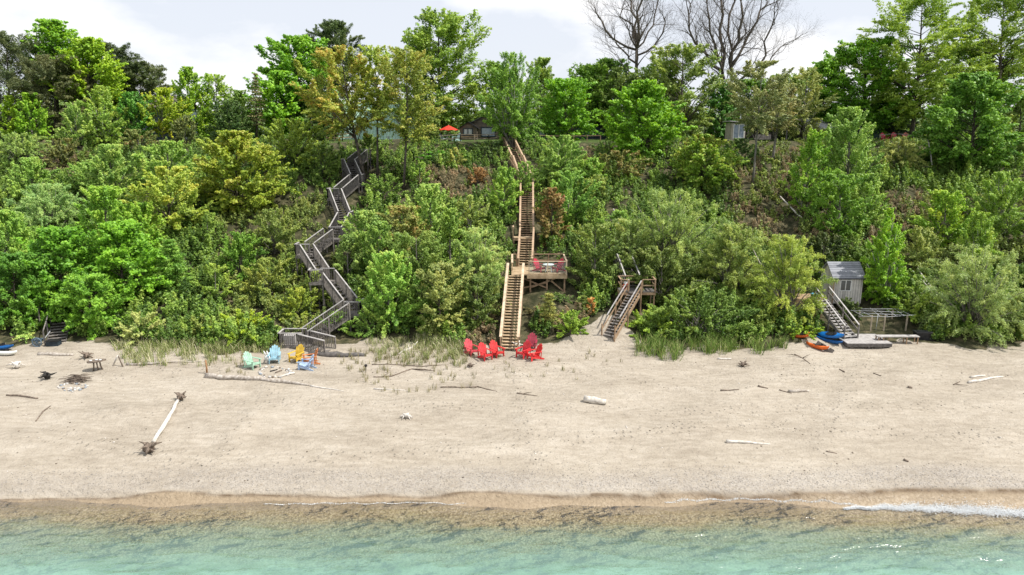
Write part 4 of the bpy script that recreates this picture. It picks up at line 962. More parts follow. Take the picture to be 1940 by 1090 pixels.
MB().tube([(X_(1406, Yp), Yp + 1, zt_), (X_(1406, Yp), Yp + 1, zt_ + .95)], .07, 10).lathe((X_(1406, Yp), Yp + 1, zt_ + .95), [(.12, 0), (.12, .08), (.03, .14)], 10).build('stove_pipe', M_METAL, ps)
# shelter
sh = thing('garden_shelter', 'open dark-roofed shelter right of the little pale shed', 'shelter', (X_(1452, 89), 89, h1(X_(1452, 89), 89)))
Ys = 88.5; zs = at(1450, 238, Ys).z; xa, xb = X_(1416, Ys), X_(1492, Ys); g0 = h1(xa, Ys)
MB().box(((xa + xb) / 2, Ys + 1.6, zs + .1), (xb - xa + .4, 3.6, .16)).box(((xa + xb) / 2, Ys - .16, zs - .02), (xb - xa + .2, .06, .2)).build('roof', M_GREYD, sh)
for x in (xa + .1, (xa * .62 + xb * .38), xb - .1):
    for y in (Ys, Ys + 3.2): MB().bar((x, y, g0 - .3), (x, y, zs), .13, .13, (0, 1, 0)).build('post', M_GREYD, sh)
MB().box(((X_(1431, Ys) + X_(1461, Ys)) / 2, Ys - .02, g0 + .32), (X_(1461, Ys) - X_(1431, Ys), .1, .62)).build('low_wall', M_GREY, sh)
MB().box(((xa + xb) / 2, Ys + 3.25, g0 + .5), (xb - xa, .08, .9)).build('back_panel', M_GREYD, sh)
# green cottage
M_GRN = mat_planks('dark_green_siding', (.045, .075, .062), (.075, .115, .095), 'Z', .2)
kc = thing('green_cottage', 'dark green gabled cottage with white trim behind the large light green tree', 'cottage', (X_(1630, 95), 95, h1(X_(1630, 95), 95)))
Yk = 94; zk = h1(X_(1630, Yk), Yk) - .3
gable_house(kc, X_(1588, Yk), X_(1668, Yk), Yk, Yk + 7, zk, at(1660, 231, Yk).z, at(1628, 218, Yk).z, M_GRN, mat_noise('pale_roof', (.4, .4, .42), (.55, .55, .57), 3), .3, 'y')
window(kc, X_(1629, Yk), X_(1648, Yk), at(1640, 250, Yk).z, at(1640, 236, Yk).z, Yk, M_WHITE, 0, M_DARKGL, .16)
kw = thing('grey_roofed_cabin', 'low cabin with pale grey roof left of the dark green cottage', 'cabin', (X_(1550, 92), 92, h1(X_(1550, 92), 92)))
gable_house(kw, X_(1530, 93), X_(1585, 93), 92.5, 98.5, zk, at(1550, 243, 92.5).z, at(1550, 226, 95.5).z, M_BROWN, mat_planks('pale_grey_roofing', (.36, .36, .38), (.50, .50, .52), 'Y', .2), .4, 'x')
window(kw, X_(1540, 92.5), X_(1556, 92.5), at(1550, 258, 92.5).z, at(1550, 247, 92.5).z, 92.5, M_WHITE, 1, M_DARKGL, .1)
wh = thing('white_cottage', 'sliver of a white-walled cottage left of the little pale shed', 'cottage', (X_(1342, 108), 108, h1(X_(1342, 108), 108)))
gable_house(wh, X_(1325, 108), X_(1362, 108), 108, 114, h1(40, 108) - .2, at(1342, 240, 108).z, at(1342, 227, 108).z, mat_planks('white_siding', (.66, .66, .66), (.8, .8, .8), 'Z', .2), M_ROOFB, .3, 'y')
window(wh, X_(1335, 108), X_(1350, 108), at(1342, 256, 108).z, at(1342, 245, 108).z, 108, M_GREY, 1, M_DARKGL, .1)
rail('lookout_railing', 'weathered rail by the far red chairs at the right of the cliff top', [gz(1668, 87.6), gz(1700, 87.8), gz(1732, 88)], M_GREY, 1, .8)
# umbrella and terrace furniture
um = thing('patio_umbrella', 'open red patio umbrella on the cliff top terrace', 'umbrella', gz(850, 91.5))
ub = gz(850, 91.5); ue = at(850, 247, 91.5).z; ut = at(850, 237.5, 91.5).z; Ru = (X_(870, 91.5) - X_(830, 91.5)) / 2
cn = MB(); n_ = 8; vs = [(ub.x, ub.y, ut)]
for k in range(n_ * 2):
    a = math.pi * k / n_; q = 1 if k % 2 == 0 else .93; vs.append((ub.x + Ru * q * math.cos(a), ub.y + Ru * q * math.sin(a), ue + (.0 if k % 2 == 0 else .06)))
cn.add(vs, [(0, 1 + k, 1 + (k + 1) % (2 * n_)) for k in range(2 * n_)])
cn.add([(x, y, z - .03) for x, y, z in vs], [(0, 1 + (k + 1) % (2 * n_), 1 + k) for k in range(2 * n_)])
M_RED = mat_noise('red_canvas', (.62, .035, .02), (.78, .06, .035), 4, rough=.8); cn.build('canopy', M_RED, um)
MB().tube([ub, (ub.x, ub.y, ut + .12)], .03, 8).build('pole', M_TAND, um); MB().lathe(ub, [(.28, 0), (.28, .06), (.06, .12)], 14).build('base', M_GREYD, um)
rb = MB()
for k in range(8): a = math.pi * k / 4; rb.bar((ub.x, ub.y, ut - .12), (ub.x + Ru * .97 * math.cos(a), ub.y + Ru * .97 * math.sin(a), ue - .05), .025, .025)
rb.build('rib_frame', M_TAND, um)
pt = thing('patio_table', 'round glass patio table under the red umbrella', 'table', gz(852, 91.4))
tb = gz(852, 91.4); MB().lathe(tb, [(.6, .70), (.6, .735)], 20).build('tabletop', mat_noise('pale_glass_top', (.35, .45, .46), (.5, .6, .6), 3, rough=.2, bump=0), pt)
for k in range(4): a = math.pi / 4 + k * math.pi / 2; MB().bar((tb.x + .42 * math.cos(a), tb.y + .42 * math.sin(a), tb.z), (tb.x + .42 * math.cos(a), tb.y + .42 * math.sin(a), tb.z + .7), .05, .05, (0, 1, 0)).build('leg', M_WHITE, pt)
# the life vest on the small landing
lv = thing('life_vest', 'red and white life vest hung on the small landing railing', 'life vest', l0 + Vector((-.95, -.62, .2)))
b0 = l0 + Vector((-.95, -.62, .25)); v_ = MB()
for s in (-1, 1): v_.lump(b0 + Vector((s * .12, 0, .12)), (.11, .07, .24), random.Random(3), 8, 6, .05)
v_.build('vest_body', M_RED, lv); MB().lump(b0 + Vector((0, 0, .42)), (.17, .07, .13), random.Random(5), 8, 5, .05).build('collar', M_WHITE, lv)
MB().box(b0 + Vector((0, -.075, .1)), (.3, .012, .04)).build('belt', M_BLK, lv)
# white poles and the hand rail near the cliff edge
def pole(name, label, a, b_, r, mat, cat='pole'):
    rr = random.Random(label); a, b_ = Vector(a), Vector(b_); k = 6
    pts = [a.lerp(b_, i / k) + Vector((rr.gauss(0, .02), rr.gauss(0, .02), rr.gauss(0, .02))) for i in range(k + 1)]
    o = MB().tube(pts, [r * (1 - .4 * i / k) for i in range(k + 1)], 7, rng=rr, jit=.1).build(name, mat, None, a); return tag(o, label, cat)
pole('dead_pole', 'long white dead pole leaning in the brush above the black chest', at(1788, 580, 52.5), at(1738, 508, 57), .075, M_BLEACH)
pole('dead_pole', 'short white dead pole left of the longer one above the black chest', at(1766, 556, 53.2), at(1748, 532, 55), .05, M_BLEACH)
pole('hand_pole', 'tan leaning pole at the cliff edge right of the tree over the staircase', at(1087, 285, 83), at(1076, 258, 85), .07, TM[2])
pole('fallen_log', 'bare fallen trunk on the brown brush of the right slope', at(1520, 415, 65), at(1478, 372, 69), .09, M_BLEACH, 'fallen trunk')
pole('fallen_log', 'grey dead stem leaning in the willow left of the boathouse', at(1470, 560, 51), at(1425, 470, 55), .06, M_DRIFT, 'fallen trunk')
pole('fallen_log', 'pale snag standing in the gap left of the rounded maple', at(1768, 325, 77), at(1758, 262, 78), .09, M_BLEACH, 'fallen trunk')
# ------------------------------------------------------------------ adirondack chairs
M_REDP = plastic((.62, .02, .02))
def make_chair():
    t = thing('adirondack_chair', 'adirondack', 'chair')
    seat = MB()
    for i in range(5):
        f = i / 4; seat.box((0, -.36 + f * .50, .385 - f * .13), (.56, .115, .03), Matrix.Rotation(-.26, 3, 'X'))
    seat.box((0, -.425, .345), (.56, .03, .12)); seat.build('seat', M_REDP, t)
    bk = MB(); d = Vector((0, .42, .90)).normalized(); o = Vector((0, .13, .24)); nrm = Vector((0, -d.z, d.y))
    hts = [.66, .80, .86, .80, .66]
    for i, h in enumerate(hts):
        x0 = (i - 2) * .105; x1 = (i - 2) * .138
        a = o + Vector((x0, 0, 0)); b_ = o + Vector((x1, 0, 0)) + d * h; w0, w1 = .047, .062
        pl = [a + Vector((-w0, 0, 0)), a + Vector((w0, 0, 0)), b_ + Vector((w1, 0, 0)), b_ + Vector((w1 * .6, 0, 0)) + d * .05, b_ + Vector((-w1 * .6, 0, 0)) + d * .05, b_ + Vector((-w1, 0, 0))]
        bk.prism(pl, (0, 0, 0), -nrm * .028)
    for h in (.12, .5): bk.box(o + d * h - nrm * .045, (.52 + h * .1, .03, .06), Matrix.Rotation(-.43, 3, 'X'))
    bk.build('backrest', M_REDP, t)
    for s in (-1, 1):
        am = MB(); x = s * .35; am.prism([(x - .07, -.50, .575), (x + .07, -.50, .575), (x + .075, -.2, .575), (x + .045, .36, .575), (x - .045, .36, .575), (x - .06, -.2, .575)], (0, 0, 0), (0, 0, .03)); am.build('armrest', M_REDP, t)
        MB().box((s * .31, -.40, .285), (.04, .11, .57)).build('front_leg', M_REDP, t)
        rl = MB(); rl.prism([(s * .285 - .018, -.44, .33), (s * .285 - .018, -.44, .22), (s * .285 - .018, .50, 0), (s * .285 - .018, .60, 0), (s * .285 - .018, .60, .06), (s * .285 - .018, .14, .26)], (0, 0, 0), (.036, 0, 0))
        rl.bar((s * .31, .30, .1), (s * .335, .34, .57), .04, .06); rl.build('rear_leg', M_REDP, t)
    return t
CH0 = make_chair()
LEAF = [(0, -.5), (.05, -.5), (.05, -.27), (.3, -.3), (.25, -.2), (.5, .02), (.42, .06), (.46, .24), (.3, .2), (.27, .28), (.14, .14), (.19, .4), (.1, .36), (0, .55)]
LEAF = LEAF + [(-x, y) for x, y in LEAF[::-1][1:-1]]
used = [False]
def chair(px, py, facing, color, label, group, seatc=None, leaf=None, loc=None, dk=1.0):
    """facing: degrees, 0 looks towards the lake, 90 to the right"""
    if not used[0]: t = CH0; used[0] = True; kids = list(t.children)
    else:
        t = CH0.copy(); COL.objects.link(t); kids = []
        for c in CHK:
            k = c.copy(); k.data = c.data.copy(); COL.objects.link(k); k.parent = t; kids.append(k)
    if t is CH0: globals()['CHK'] = [k for k in kids]
    mt = plastic(color); m2 = plastic(seatc) if seatc else mt
    for k in kids:
        k.data.materials.clear(); k.data.materials.append(m2 if (seatc and k.name.split('.')[0] in ('seat', 'armrest', 'front_leg', 'rear_leg')) else mt)
    t.location = loc if loc is not None else gp(px, py); t.rotation_euler = (0, 0, R(facing))
    for k_ in ('label', 'category', 'group'): t[k_] = {'label': label, 'category': 'chair', 'group': group}[k_]
    if leaf:
        bkk = [k for k in kids if k.name.startswith('backrest')][0]
        d = Vector((0, .42, .90)).normalized(); nrm = Vector((0, -d.z, d.y)); o = Vector((0, .13, .24)) + d * .62 + nrm * .004
        mb = MB(); mb.prism([o + Vector((x * .42, 0, 0)) + d * (y * .42) for x, y in LEAF], (0, 0, 0), nrm * .006); em = mb.build('leaf_emblem', leaf, bkk)
        if leaf is M_WHITE:
            mb = MB(); o2 = o - d * .36; mb.prism([o2 + Vector((x, 0, 0)) + d * y for x, y in ((-.2, -.05), (.2, -.05), (.2, .05), (-.2, .05))], (0, 0, 0), nrm * .006); mb.build('white_band', leaf, bkk)
    return t
GR = 'red chairs on the sand beside the timber staircase'
chair(919, 680, 35, (.66, .015, .02), 'bright red chair, the middle one of three left of the timber stairs', GR)
chair(941, 675, 38, (.66, .02, .02), 'bright red chair closest to the left side of the timber stairs', GR)
chair(893, 672, 38, (.62, .06, .08), 'red chair with a pale leaf on its back, furthest left of the timber stairs', GR, leaf=plastic((.75, .55, .55)))
chair(992, 676, -40, (.62, .012, .02), 'bright red chair closest to the right side of the timber stairs', GR)
chair(1013, 681, -62, (.72, .02, .02), 'bright red chair seen side-on, furthest right at the timber stairs', GR)
chair(1007, 661, -8, (.36, .015, .05), 'maroon chair with a white leaf on its back behind the right red chairs', GR, leaf=M_WHITE)
GF = 'coloured chairs around the fire pit'
chair(478, 697, 62, (.38, .62, .46), 'mint green chair left of the fire pit', GF)
chair(521, 686, 12, (.32, .55, .66), 'pale blue chair behind the fire pit', GF)
chair(563, 684, -22, (.72, .47, .03), 'yellow chair behind the fire pit', GF)
chair(589, 690, -66, (.62, .22, .07), 'orange chair partly behind the light blue one', GF)
chair(581, 700, -98, (.40, .54, .75), 'light blue chair right of the fire pit, seen from its side', GF)
GD = 'maroon chairs on the timber deck'
z_ = dz
chair(0, 0, 48, (.52, .015, .05), 'maroon chair at the left of the white deck table', GD, loc=(at(1022, 515, 55.6).x, 55.6, z_))
chair(0, 0, -48, (.52, .015, .05), 'maroon chair at the right of the white deck table', GD, loc=(at(1057, 515, 55.6).x, 55.6, z_))
GT = 'far red chairs on the right cliff top'
chair(0, 0, 10, (.40, .012, .03), 'far red chair on the cliff top nearest the green cottage', GT, loc=gz(1677, 88.8))
chair(0, 0, -10, (.40, .012, .03), 'far red chair in the middle of three by the dark spruce', GT, loc=gz(1696, 89))
chair(0, 0, -30, (.42, .09, .07), 'faded far red chair beside the tall layered tree trunk', GT, loc=gz(1716, 88.8))
GP = 'pale chairs under the red umbrella'
chair(0, 0, 50, (.45, .55, .55), 'pale chair left of the patio table under the red umbrella', GP, loc=gz(838, 90.6))
chair(0, 0, -50, (.42, .60, .60), 'pale aqua chair right of the patio table by the cottage', GP, loc=gz(865, 90.4))
# deck table
tb = Vector((at(1039, 515, 55.4).x, 55.4, z_))
dt = thing('deck_table', 'round white table between the maroon chairs on the timber deck', 'table', tb)
MB().lathe(tb, [(.44, .60), (.47, .62), (.47, .645), (.44, .655)], 24).build('tabletop', M_WHITE, dt)
for k in range(4): a = math.pi / 4 + k * math.pi / 2; MB().bar(tb + Vector((.36 * math.cos(a), .36 * math.sin(a), 0)), tb + Vector((.28 * math.cos(a), .28 * math.sin(a), .61)), .06, .06, (0, 1, 0)).build('leg', M_WHITE, dt)
MB().box(tb + Vector((0, 0, .25)), (.5, .06, .03)).box(tb + Vector((0, 0, .252)), (.06, .5, .026)).build('cross_shelf', M_WHITE, dt)

# ------------------------------------------------------------------ kayaks and boards
def kayak(name, label, c, L_, wid, rz, pitch, roll, mat, seed, cat='kayak'):
    t = thing(name, label, cat, c); M = Matrix.Rotation(rz, 3, 'Z') @ Matrix.Rotation(pitch, 3, 'X') @ Matrix.Rotation(roll, 3, 'Y'); c = Vector(c)
    n, k = 12, 17; vs = []; hb = MB()
    for i in range(k):
        f = i / (k - 1); y = (f - .5) * L_; w = wid * .5 * max(.03, math.sin(math.pi * min(1, max(0, f))) ** .6); rise = .16 * (2 * f - 1) ** 4
        for j in range(n):
            a = 2 * math.pi * j / n; x = math.cos(a) * w; z = math.sin(a); z = (z * .20 if z < 0 else z * .13) * (.35 + .65 * w / (wid * .5)) + rise
            vs.append(c + M @ Vector((x, y, z + .2)))
    fs = [(i * n + j, i * n + (j + 1) % n, (i + 1) * n + (j + 1) % n, (i + 1) * n + j) for i in range(k - 1) for j in range(n)] + [tuple(range(n - 1, -1, -1)), tuple((k - 1) * n + j for j in range(n))]
    hb.add(vs, fs, True); hb.build('hull', mat, t)
    ck = MB(); pts = [c + M @ Vector((math.cos(a) * wid * .3, math.sin(a) * .42 - .1, .325)) for a in np.linspace(0, 6.2832, 19)]
    ck.tube(pts, .028, 6, cap=False); ck.build('cockpit_rim', M_BLK, t)
    ov = MB(); ov.add([c + M @ Vector((math.cos(a) * wid * .29, math.sin(a) * .41 - .1, .334)) for a in np.linspace(0, 6.2832, 18, endpoint=False)], [tuple(range(18))]); ov.build('cockpit_opening', M_BLK, t)
    st = MB(); st.box(c + M @ Vector((0, -.42, .40)), (wid * .42, .05, .16), M); st.build('seat_back', M_BLK, t)
    return t
M_KB = mat_noise('kayak_blue', (.005, .10, .38), (.01, .19, .55), 2.5, rough=.3, bump=.02, spec=.5); M_KN = mat_noise('kayak_navy', (.004, .05, .18), (.01, .10, .30), 2.5, rough=.35, bump=.02)
M_KO = mat_noise('kayak_orange', (.55, .10, .02), (.75, .17, .03), 2.5, rough=.35, bump=.02); M_KW = mat_noise('board_white', (.65, .68, .62), (.8, .82, .78), 2, rough=.35, bump=.02)
kayak('kayak', 'blue kayak lying on top of the other one by the boathouse stairs', at(1577, 643, 47.9) + Vector((0, .2, .1)), 2.3, .7, R(30), R(-9), R(-24), M_KB, 1)
kayak('kayak', 'dark blue kayak underneath the bright blue one', gp(1576, 655) + Vector((.0, .7, .0)), 2.2, .72, R(34), 0, R(8), M_KN, 2)
kayak('kayak', 'orange kayak with its nose poking onto the sand by the grey board', gp(1556, 668) + Vector((0, .75, .02)), 1.9, .55, R(28), R(-4), R(10), M_KO, 3)
kayak('kayak', 'orange kayak half buried in the yellow-green leafy bush', at(1518, 638, 48.6), 1.7, .6, R(60), R(-10), R(-25), M_KO, 4)
kayak('paddle_board', 'white board with a yellow edge at the left frame edge', gp(-4, 676) + Vector((0, .3, 0)), 2.4, .55, R(82), 0, R(20), M_KW, 5, 'board')
kayak('kayak', 'blue kayak behind the white board at the left frame edge', gp(-14, 668) + Vector((0, .6, .05)), 2.4, .6, R(85), 0, 0, M_KN, 6)
tb_ = thing('storage_tub', 'small blue tub on the deck left of the boathouse', 'tub', at(1543, 565, 51.6)); q = Vector((at(1543, 565, 51.6).x, 51.7, bd_z))
MB().lathe(q, [(.2, 0), (.26, .34), (.29, .34), (.29, .38), (.22, .38)], 14).build('tub_body', plastic((.08, .32, .55)), tb_)
gbd = thing('leaning_board', 'grey weathered board leaning beside the orange kayak', 'board', gp(1571, 668)); q = gp(1571, 668)
MB().bar(q + Vector((.22, -.1, .02)), q + Vector((-.75, .5, .55)), .05, .42).build('plank', M_GREY, gbd); MB().bar(q + Vector((-.02, -.02, .30)), q + Vector((-.22, .1, .42)), .06, .14).build('white_patch', M_WHITE, gbd)
# things beside the dark steps
bx = thing('dark_box', 'dark navy box on the sand before the shaded left steps', 'box', gp(101, 656)); q = gp(101, 656)
MB().box(q + Vector((0, .1, .2)), (.85, .45, .38)).build('box_body', M_NAVY, bx); MB().box(q + Vector((0, .1, .41)), (.9, .5, .05)).build('box_lid', M_BLK, bx)
q = gp(70, 658); rr = random.Random(8); wl = thing('wheel_cart', 'small blue-grey wheeled cart left of the dark box', 'cart', q)
wm = MB(); wm.tube([q + Vector((math.cos(a) * .33, .05, .35 + math.sin(a) * .33)) for a in np.linspace(0, 6.2832, 17)], .035, 6, cap=False)
for k in range(8): a = k * math.pi / 4; wm.bar(q + Vector((0, .05, .35)), q + Vector((math.cos(a) * .32, .05, .35 + math.sin(a) * .32)), .03, .03)
wm.build('wheel', plastic((.10, .17, .24)), wl); MB().box(q + Vector((-.1, .4, .45)), (.7, .5, .12)).build('cart_tray', plastic((.07, .11, .15)), wl); MB().bar(q + Vector((.2, .5, .4)), q + Vector((.5, .9, .95)), .04, .04).build('handle', M_METAL, wl)
tree('sapling', 47, 634, 34, 656, 47.9, (.22, .30, .08), 'small bright yellow-green plant beside the wheeled cart', 'plant', 'plant')

# ------------------------------------------------------------------ driftwood
DSEED = [900]
def log(pts, rad, mat, label, name='driftwood_log', cat='driftwood', lift=.6, branches=(), sink=0.0):
    """pts are photo pixels on the sand; rad in metres"""
    DSEED[0] += 1; rr = random.Random(DSEED[0]); P = [gp(*p) for p in pts]; out = []; rs = []
    for i in range(len(P) - 1):
        k = 4
        for j in range(k + (i == len(P) - 2)):
            f = j / k; r_ = rad[i] + (rad[i + 1] - rad[i]) * f; q = P[i].lerp(P[i + 1], f); z = h1(q.x, q.y)
            out.append(Vector((q.x + rr.gauss(0, r_ * .18), q.y + rr.gauss(0, r_ * .25), z + r_ * lift - sink + rr.gauss(0, r_ * .1)))); rs.append(r_ * rr.uniform(.88, 1.12))
    base = P[0]; mb = MB(); mb.tube(out, rs, 9, rng=rr, jit=.12)
    for (i, dx, dy, up, r_) in branches:
        s = out[min(i, len(out) - 1)]; e = s + Vector((dx, dy, up)); mb.tube([s, s.lerp(e, .5) + Vector((rr.gauss(0, .04), rr.gauss(0, .04), .03)), e], [r_, r_ * .8, r_ * .35], 6, rng=rr, jit=.1)
    return tag(mb.build(name, mat, None, base), label, cat)
def roots(px, py, size, mat, label, n=9, seed=1, name='root_stump', squash=.7, lean=0.0):
    rr = random.Random(seed); b_ = gp(px, py); c = b_ + Vector((0, .1, size * .32)); mb = MB(); mb.lump(c, (size * .30, size * .26, size * .26), rr, 9, 6, .3)
    for i in range(n):
        a = 6.283 * i / n + rr.uniform(-.3, .3); e = rr.uniform(-.5, 1.0); l = size * rr.uniform(.45, .85)
        d = Vector((math.cos(a), math.sin(a) * .8, 0)) * math.cos(e) + Vector((lean, 0, math.sin(e) * squash)); tip = c + d * l; tip.z = max(tip.z, h1(tip.x, tip.y) + .02)
        m_ = c.lerp(tip, .55) + Vector((rr.gauss(0, .06), rr.gauss(0, .06), rr.gauss(.03, .05))) * size; r0 = size * rr.uniform(.07, .13); mb.tube([c, m_, tip], [r0, r0 * .75, r0 * .25], 6, rng=rr, jit=.15)
    return tag(mb.build(name, mat, None, b_), label, 'driftwood')
log([(392, 715), (430, 719), (480, 719), (540, 725), (586, 731)], [.17, .16, .14, .13, .06], M_DRIFT, 'long grey driftwood log in front of the fire pit chairs', branches=((1, -.5, .2, .05, .06),))
log([(588, 732), (620, 737), (652, 742)], [.05, .04, .02], M_BLEACH, 'thin pale branch continuing right from the long driftwood log', 'driftwood_branch')
log([(527, 716), (558, 708)], [.07, .07], M_BLEACH, 'short white timber lying right in front of the fire pit', 'timber_piece')
log([(586, 672), (640, 674), (692, 675)], [.22, .25, .15], M_GREYD, 'dark half-buried log on the sand at the foot of the zigzag stairs', lift=.2)
log([(292, 842), (318, 800), (337, 762)], [.11, .10, .09], M_BLEACH, 'straight white trunk lying between two root clumps', 'bleached_trunk', lift=1.4)
roots(281, 860, .85, M_DRIFTD, 'dark root clump at the near end of the straight white trunk', 12, 3)
roots(342, 760, .72, M_DRIFTD, 'dark root clump at the far end of the straight white trunk', 10, 4)
roots(31, 699, .8, M_BLEACH, 'pale tangled stump near the left frame edge', 8, 5)
roots(88, 720, .8, M_CHAR, 'black spiky stump on the sand at left', 10, 6)
roots(770, 794, .55, M_BLEACH, 'pale splintered stump alone in the middle of the beach', 9, 7, squash=1.1)
roots(891, 697, .5, M_DRIFTD, 'small dark root ball before the leftmost red chair', 8, 9)
roots(1408, 696, .55, M_DRIFTD, 'tuft of dark roots on the sand in front of the rushes', 9, 10, lean=.2)
roots(163, 680, .7, M_DRIFTD, 'grey-brown stump behind the driftwood table', 7, 11, squash=1.2)
roots(981, 662, .75, M_BLEACH, 'white upright driftwood piece at the right foot of the timber stairs', 6, 12, squash=1.8)
log([(1104, 761), (1146, 766)], [.20, .19], mat_noise('pale_log', (.42, .38, .33), (.66, .62, .55), 5, bump=.5), 'short thick pale log lying alone on the beach, right of centre', lift=.75)
log([(705, 692), (800, 695), (850, 692)], [.035, .04, .02], M_DRIFTD, 'thin straight dark branch among the grass tufts', 'driftwood_branch')
log([(708, 715), (742, 714), (780, 700), (822, 703)], [.04, .045, .045, .02], M_DRIFTD, 'forked dark branch below the thin straight one', 'driftwood_branch', branches=((8, 1.6, -.5, .05, .035), (2, .4, .25, .2, .03)))
log([(708, 738), (768, 741)], [.045, .03], M_BLEACH, 'slim white stick left of the arched branch', 'driftwood_branch')
log([(835, 735), (870, 735), (905, 734), (942, 742)], [.05, .04, .045, .02], M_DRIFTD, 'long arched brown branch on the sand below the red chairs', 'driftwood_branch', branches=((6, .5, -.2, .02, .03),))
log([(980, 746), (1018, 751)], [.05, .02], M_DRIFTD, 'short forked branch right of the arched one', 'driftwood_branch', branches=((1, .6, .15, .04, .025),))
log([(1366, 741), (1400, 739)], [.06, .025], M_DRIFTD, 'small dark driftwood stick, leftmost of the right group', 'driftwood_branch')
log([(1436, 733), (1455, 737)], [.07, .03], M_DRIFTD, 'stubby dark stick between two others on the right sand', 'driftwood_branch')
log([(1476, 740), (1500, 746)], [.05, .03], M_DRIFTD, 'dark pointed stick beside the pale split log', 'driftwood_branch')
log([(1494, 743), (1532, 742)], [.09, .085], M_DRIFT, 'pale split log, rightmost of the right group', branches=((1, .5, .2, .1, .04),))
log([(1376, 838), (1420, 840), (1460, 843)], [.08, .07, .02], M_BLEACH, 'white flattened log near the water, right of centre')
log([(1565, 856), (1586, 860)], [.035, .02], M_DRIFTD, 'tiny dark stick near the gravel at right', 'driftwood_branch')
log([(1712, 872), (1721, 876)], [.06, .05], M_DRIFTD, 'small dark chunk of wood low on the right beach', 'driftwood_chunk')
log([(1834, 726), (1870, 720), (1900, 715)], [.09, .08, .05], M_BLEACH, 'pale log at the right edge below the willow shadow')
log([(1838, 716), (1866, 713)], [.07, .06], M_BLEACH, 'shorter pale log in the willow shadow', )
log([(1806, 730), (1818, 724)], [.04, .03], M_DRIFTD, 'thin dark stick left of the pale right-hand logs', 'driftwood_branch', branches=((1, .7, -.5, .02, .02),))
log([(12, 750), (40, 751), (72, 756)], [.06, .06, .05], M_DRIFTD, 'brown branch lying by itself near the left edge', 'driftwood_branch')
log([(44, 788), (58, 784)], [.03, .02], M_DRIFT, 'little pale stick below the brown left branch', 'driftwood_branch')
log([(68, 799), (82, 780), (96, 770)], [.03, .04, .03], M_DRIFTD, 'crooked dark twig below the black spiky stump', 'driftwood_branch')
log([(240, 692), (290, 691), (330, 687), (392, 685)], [.08, .09, .05, .03], M_DRIFT, 'row of grey driftwood poles in front of the beach grass', branches=((3, 1.4, .3, .05, .05), (6, 1.6, .1, .02, .03)))
log([(75, 672), (100, 673), (140, 674)], [.13, .15, .08], M_DRIFT, 'grey log in the shade before the left steps', lift=.4)
log([(755, 672), (782, 660)], [.06, .10], M_BLEACH, 'white forked snag lying at the edge of the beach grass', 'driftwood_branch', branches=((4, .35, .3, .35, .06), (3, -.1, .2, .3, .04)))
log([(1360, 681), (1385, 681)], [.06, .05], M_BLEACH, 'small white piece of wood on the sand before the rushes', 'driftwood_chunk')
log([(1325, 655), (1400, 658)], [.05, .03], M_DRIFT, 'grey pole lying in the rushes', 'driftwood_branch')
log([(1505, 672), (1535, 690)], [.04, .02], M_DRIFTD, 'brown dead branch trailing onto the sand under the leafy bush', 'driftwood_branch', branches=((1, -.9, -.1, .15, .03), (2, -.7, .3, .2, .03), (2, .6, .2, .2, .03), (3, -.6, -.2, .1, .02)))
log([(1590, 700), (1600, 706)], [.03, .05], M_DRIFTD, 'dark twig with a knob right of the trailing branch', 'driftwood_branch')
log([(1655, 708), (1668, 713)], [.035, .03], M_DRIFTD, 'short brown stick before the willow shadow', 'driftwood_branch')
log([(1720, 735), (1728, 736)], [.07, .06], M_DRIFTD, 'round dark chunk of wood on the right sand', 'driftwood_chunk')
# table made of driftwood
q = gp(184, 702); dt = thing('driftwood_table', 'low oval driftwood table on two crooked legs at left', 'table', q)
tp = MB(); tp.prism([q + Vector((math.cos(a) * .62 * (1 + .08 * math.sin(3 * a)), math.sin(a) * .36, .62 + .06 * math.cos(a))) for a in np.linspace(0, 6.2832, 22, endpoint=False)], (0, 0, 0), (0, 0, .07)); tp.build('tabletop', M_DRIFTD, dt)
for dx, l in ((-.18, -.05), (.28, .06), (.05, .02)): rr = random.Random(dx); MB().tube([q + Vector((dx + l, rr.uniform(-.15, .15), -.1)), q + Vector((dx, 0, .3)), q + Vector((dx - l * .5, 0, .64))], [.05, .045, .05], 7, rng=rr, jit=.15).build('leg', M_DRIFTD, dt)
for i, (dx, dy) in enumerate(((-.3, -.05), (.0, .08), (.3, 0))): MB().lathe(q + Vector((dx, dy, .71 + .06 * dx)), [(.09, 0), (.10, .02), (.07, .03)], 10).build('shell_dish', M_WHITE, dt)
# tripod of sticks and posts
q = gp(225, 694); tr_ = thing('stick_tripod', 'two leaning sticks tied together right of the driftwood table', 'sticks', q)
MB().tube([q + Vector((-.42, 0, -.05)), q + Vector((-.05, 0, .62)), q + Vector((.02, 0, .75))], [.05, .05, .04], 7).build('pale_stick', M_BLEACH, tr_); MB().tube([q + Vector((.35, -.1, -.05)), q + Vector((.02, .05, .72))], [.05, .04], 7).build('brown_stick', M_DRIFTD, tr_)
q = gp(392, 708); o = MB().tube([q - Vector((0, 0, .2)), q + Vector((.02, 0, .45)), q + Vector((0, 0, .92))], [.065, .06, .055], 8).build('wooden_post', mat_noise('rusty_post', (.22, .11, .05), (.40, .24, .13), 6), None, q); tag(o, 'short brown post standing at the left end of the long driftwood log', 'post')
q = gp(693, 706); o = MB().tube([q - Vector((0, 0, .15)), q + Vector((.02, 0, .4))], [.02, .02], 6).lump(q + Vector((.02, 0, .48)), (.1, .1, .1), random.Random(2), 8, 6, .08).build('ball_on_stick', M_CHAR, None, q); tag(o, 'dark ball on a short stick in the sand among the grass tufts', 'marker')
q = gp(507, 690); bn_ = thing('rabbit_ornament', 'small white ornament with two upright prongs beside the pale blue chair', 'ornament', q)
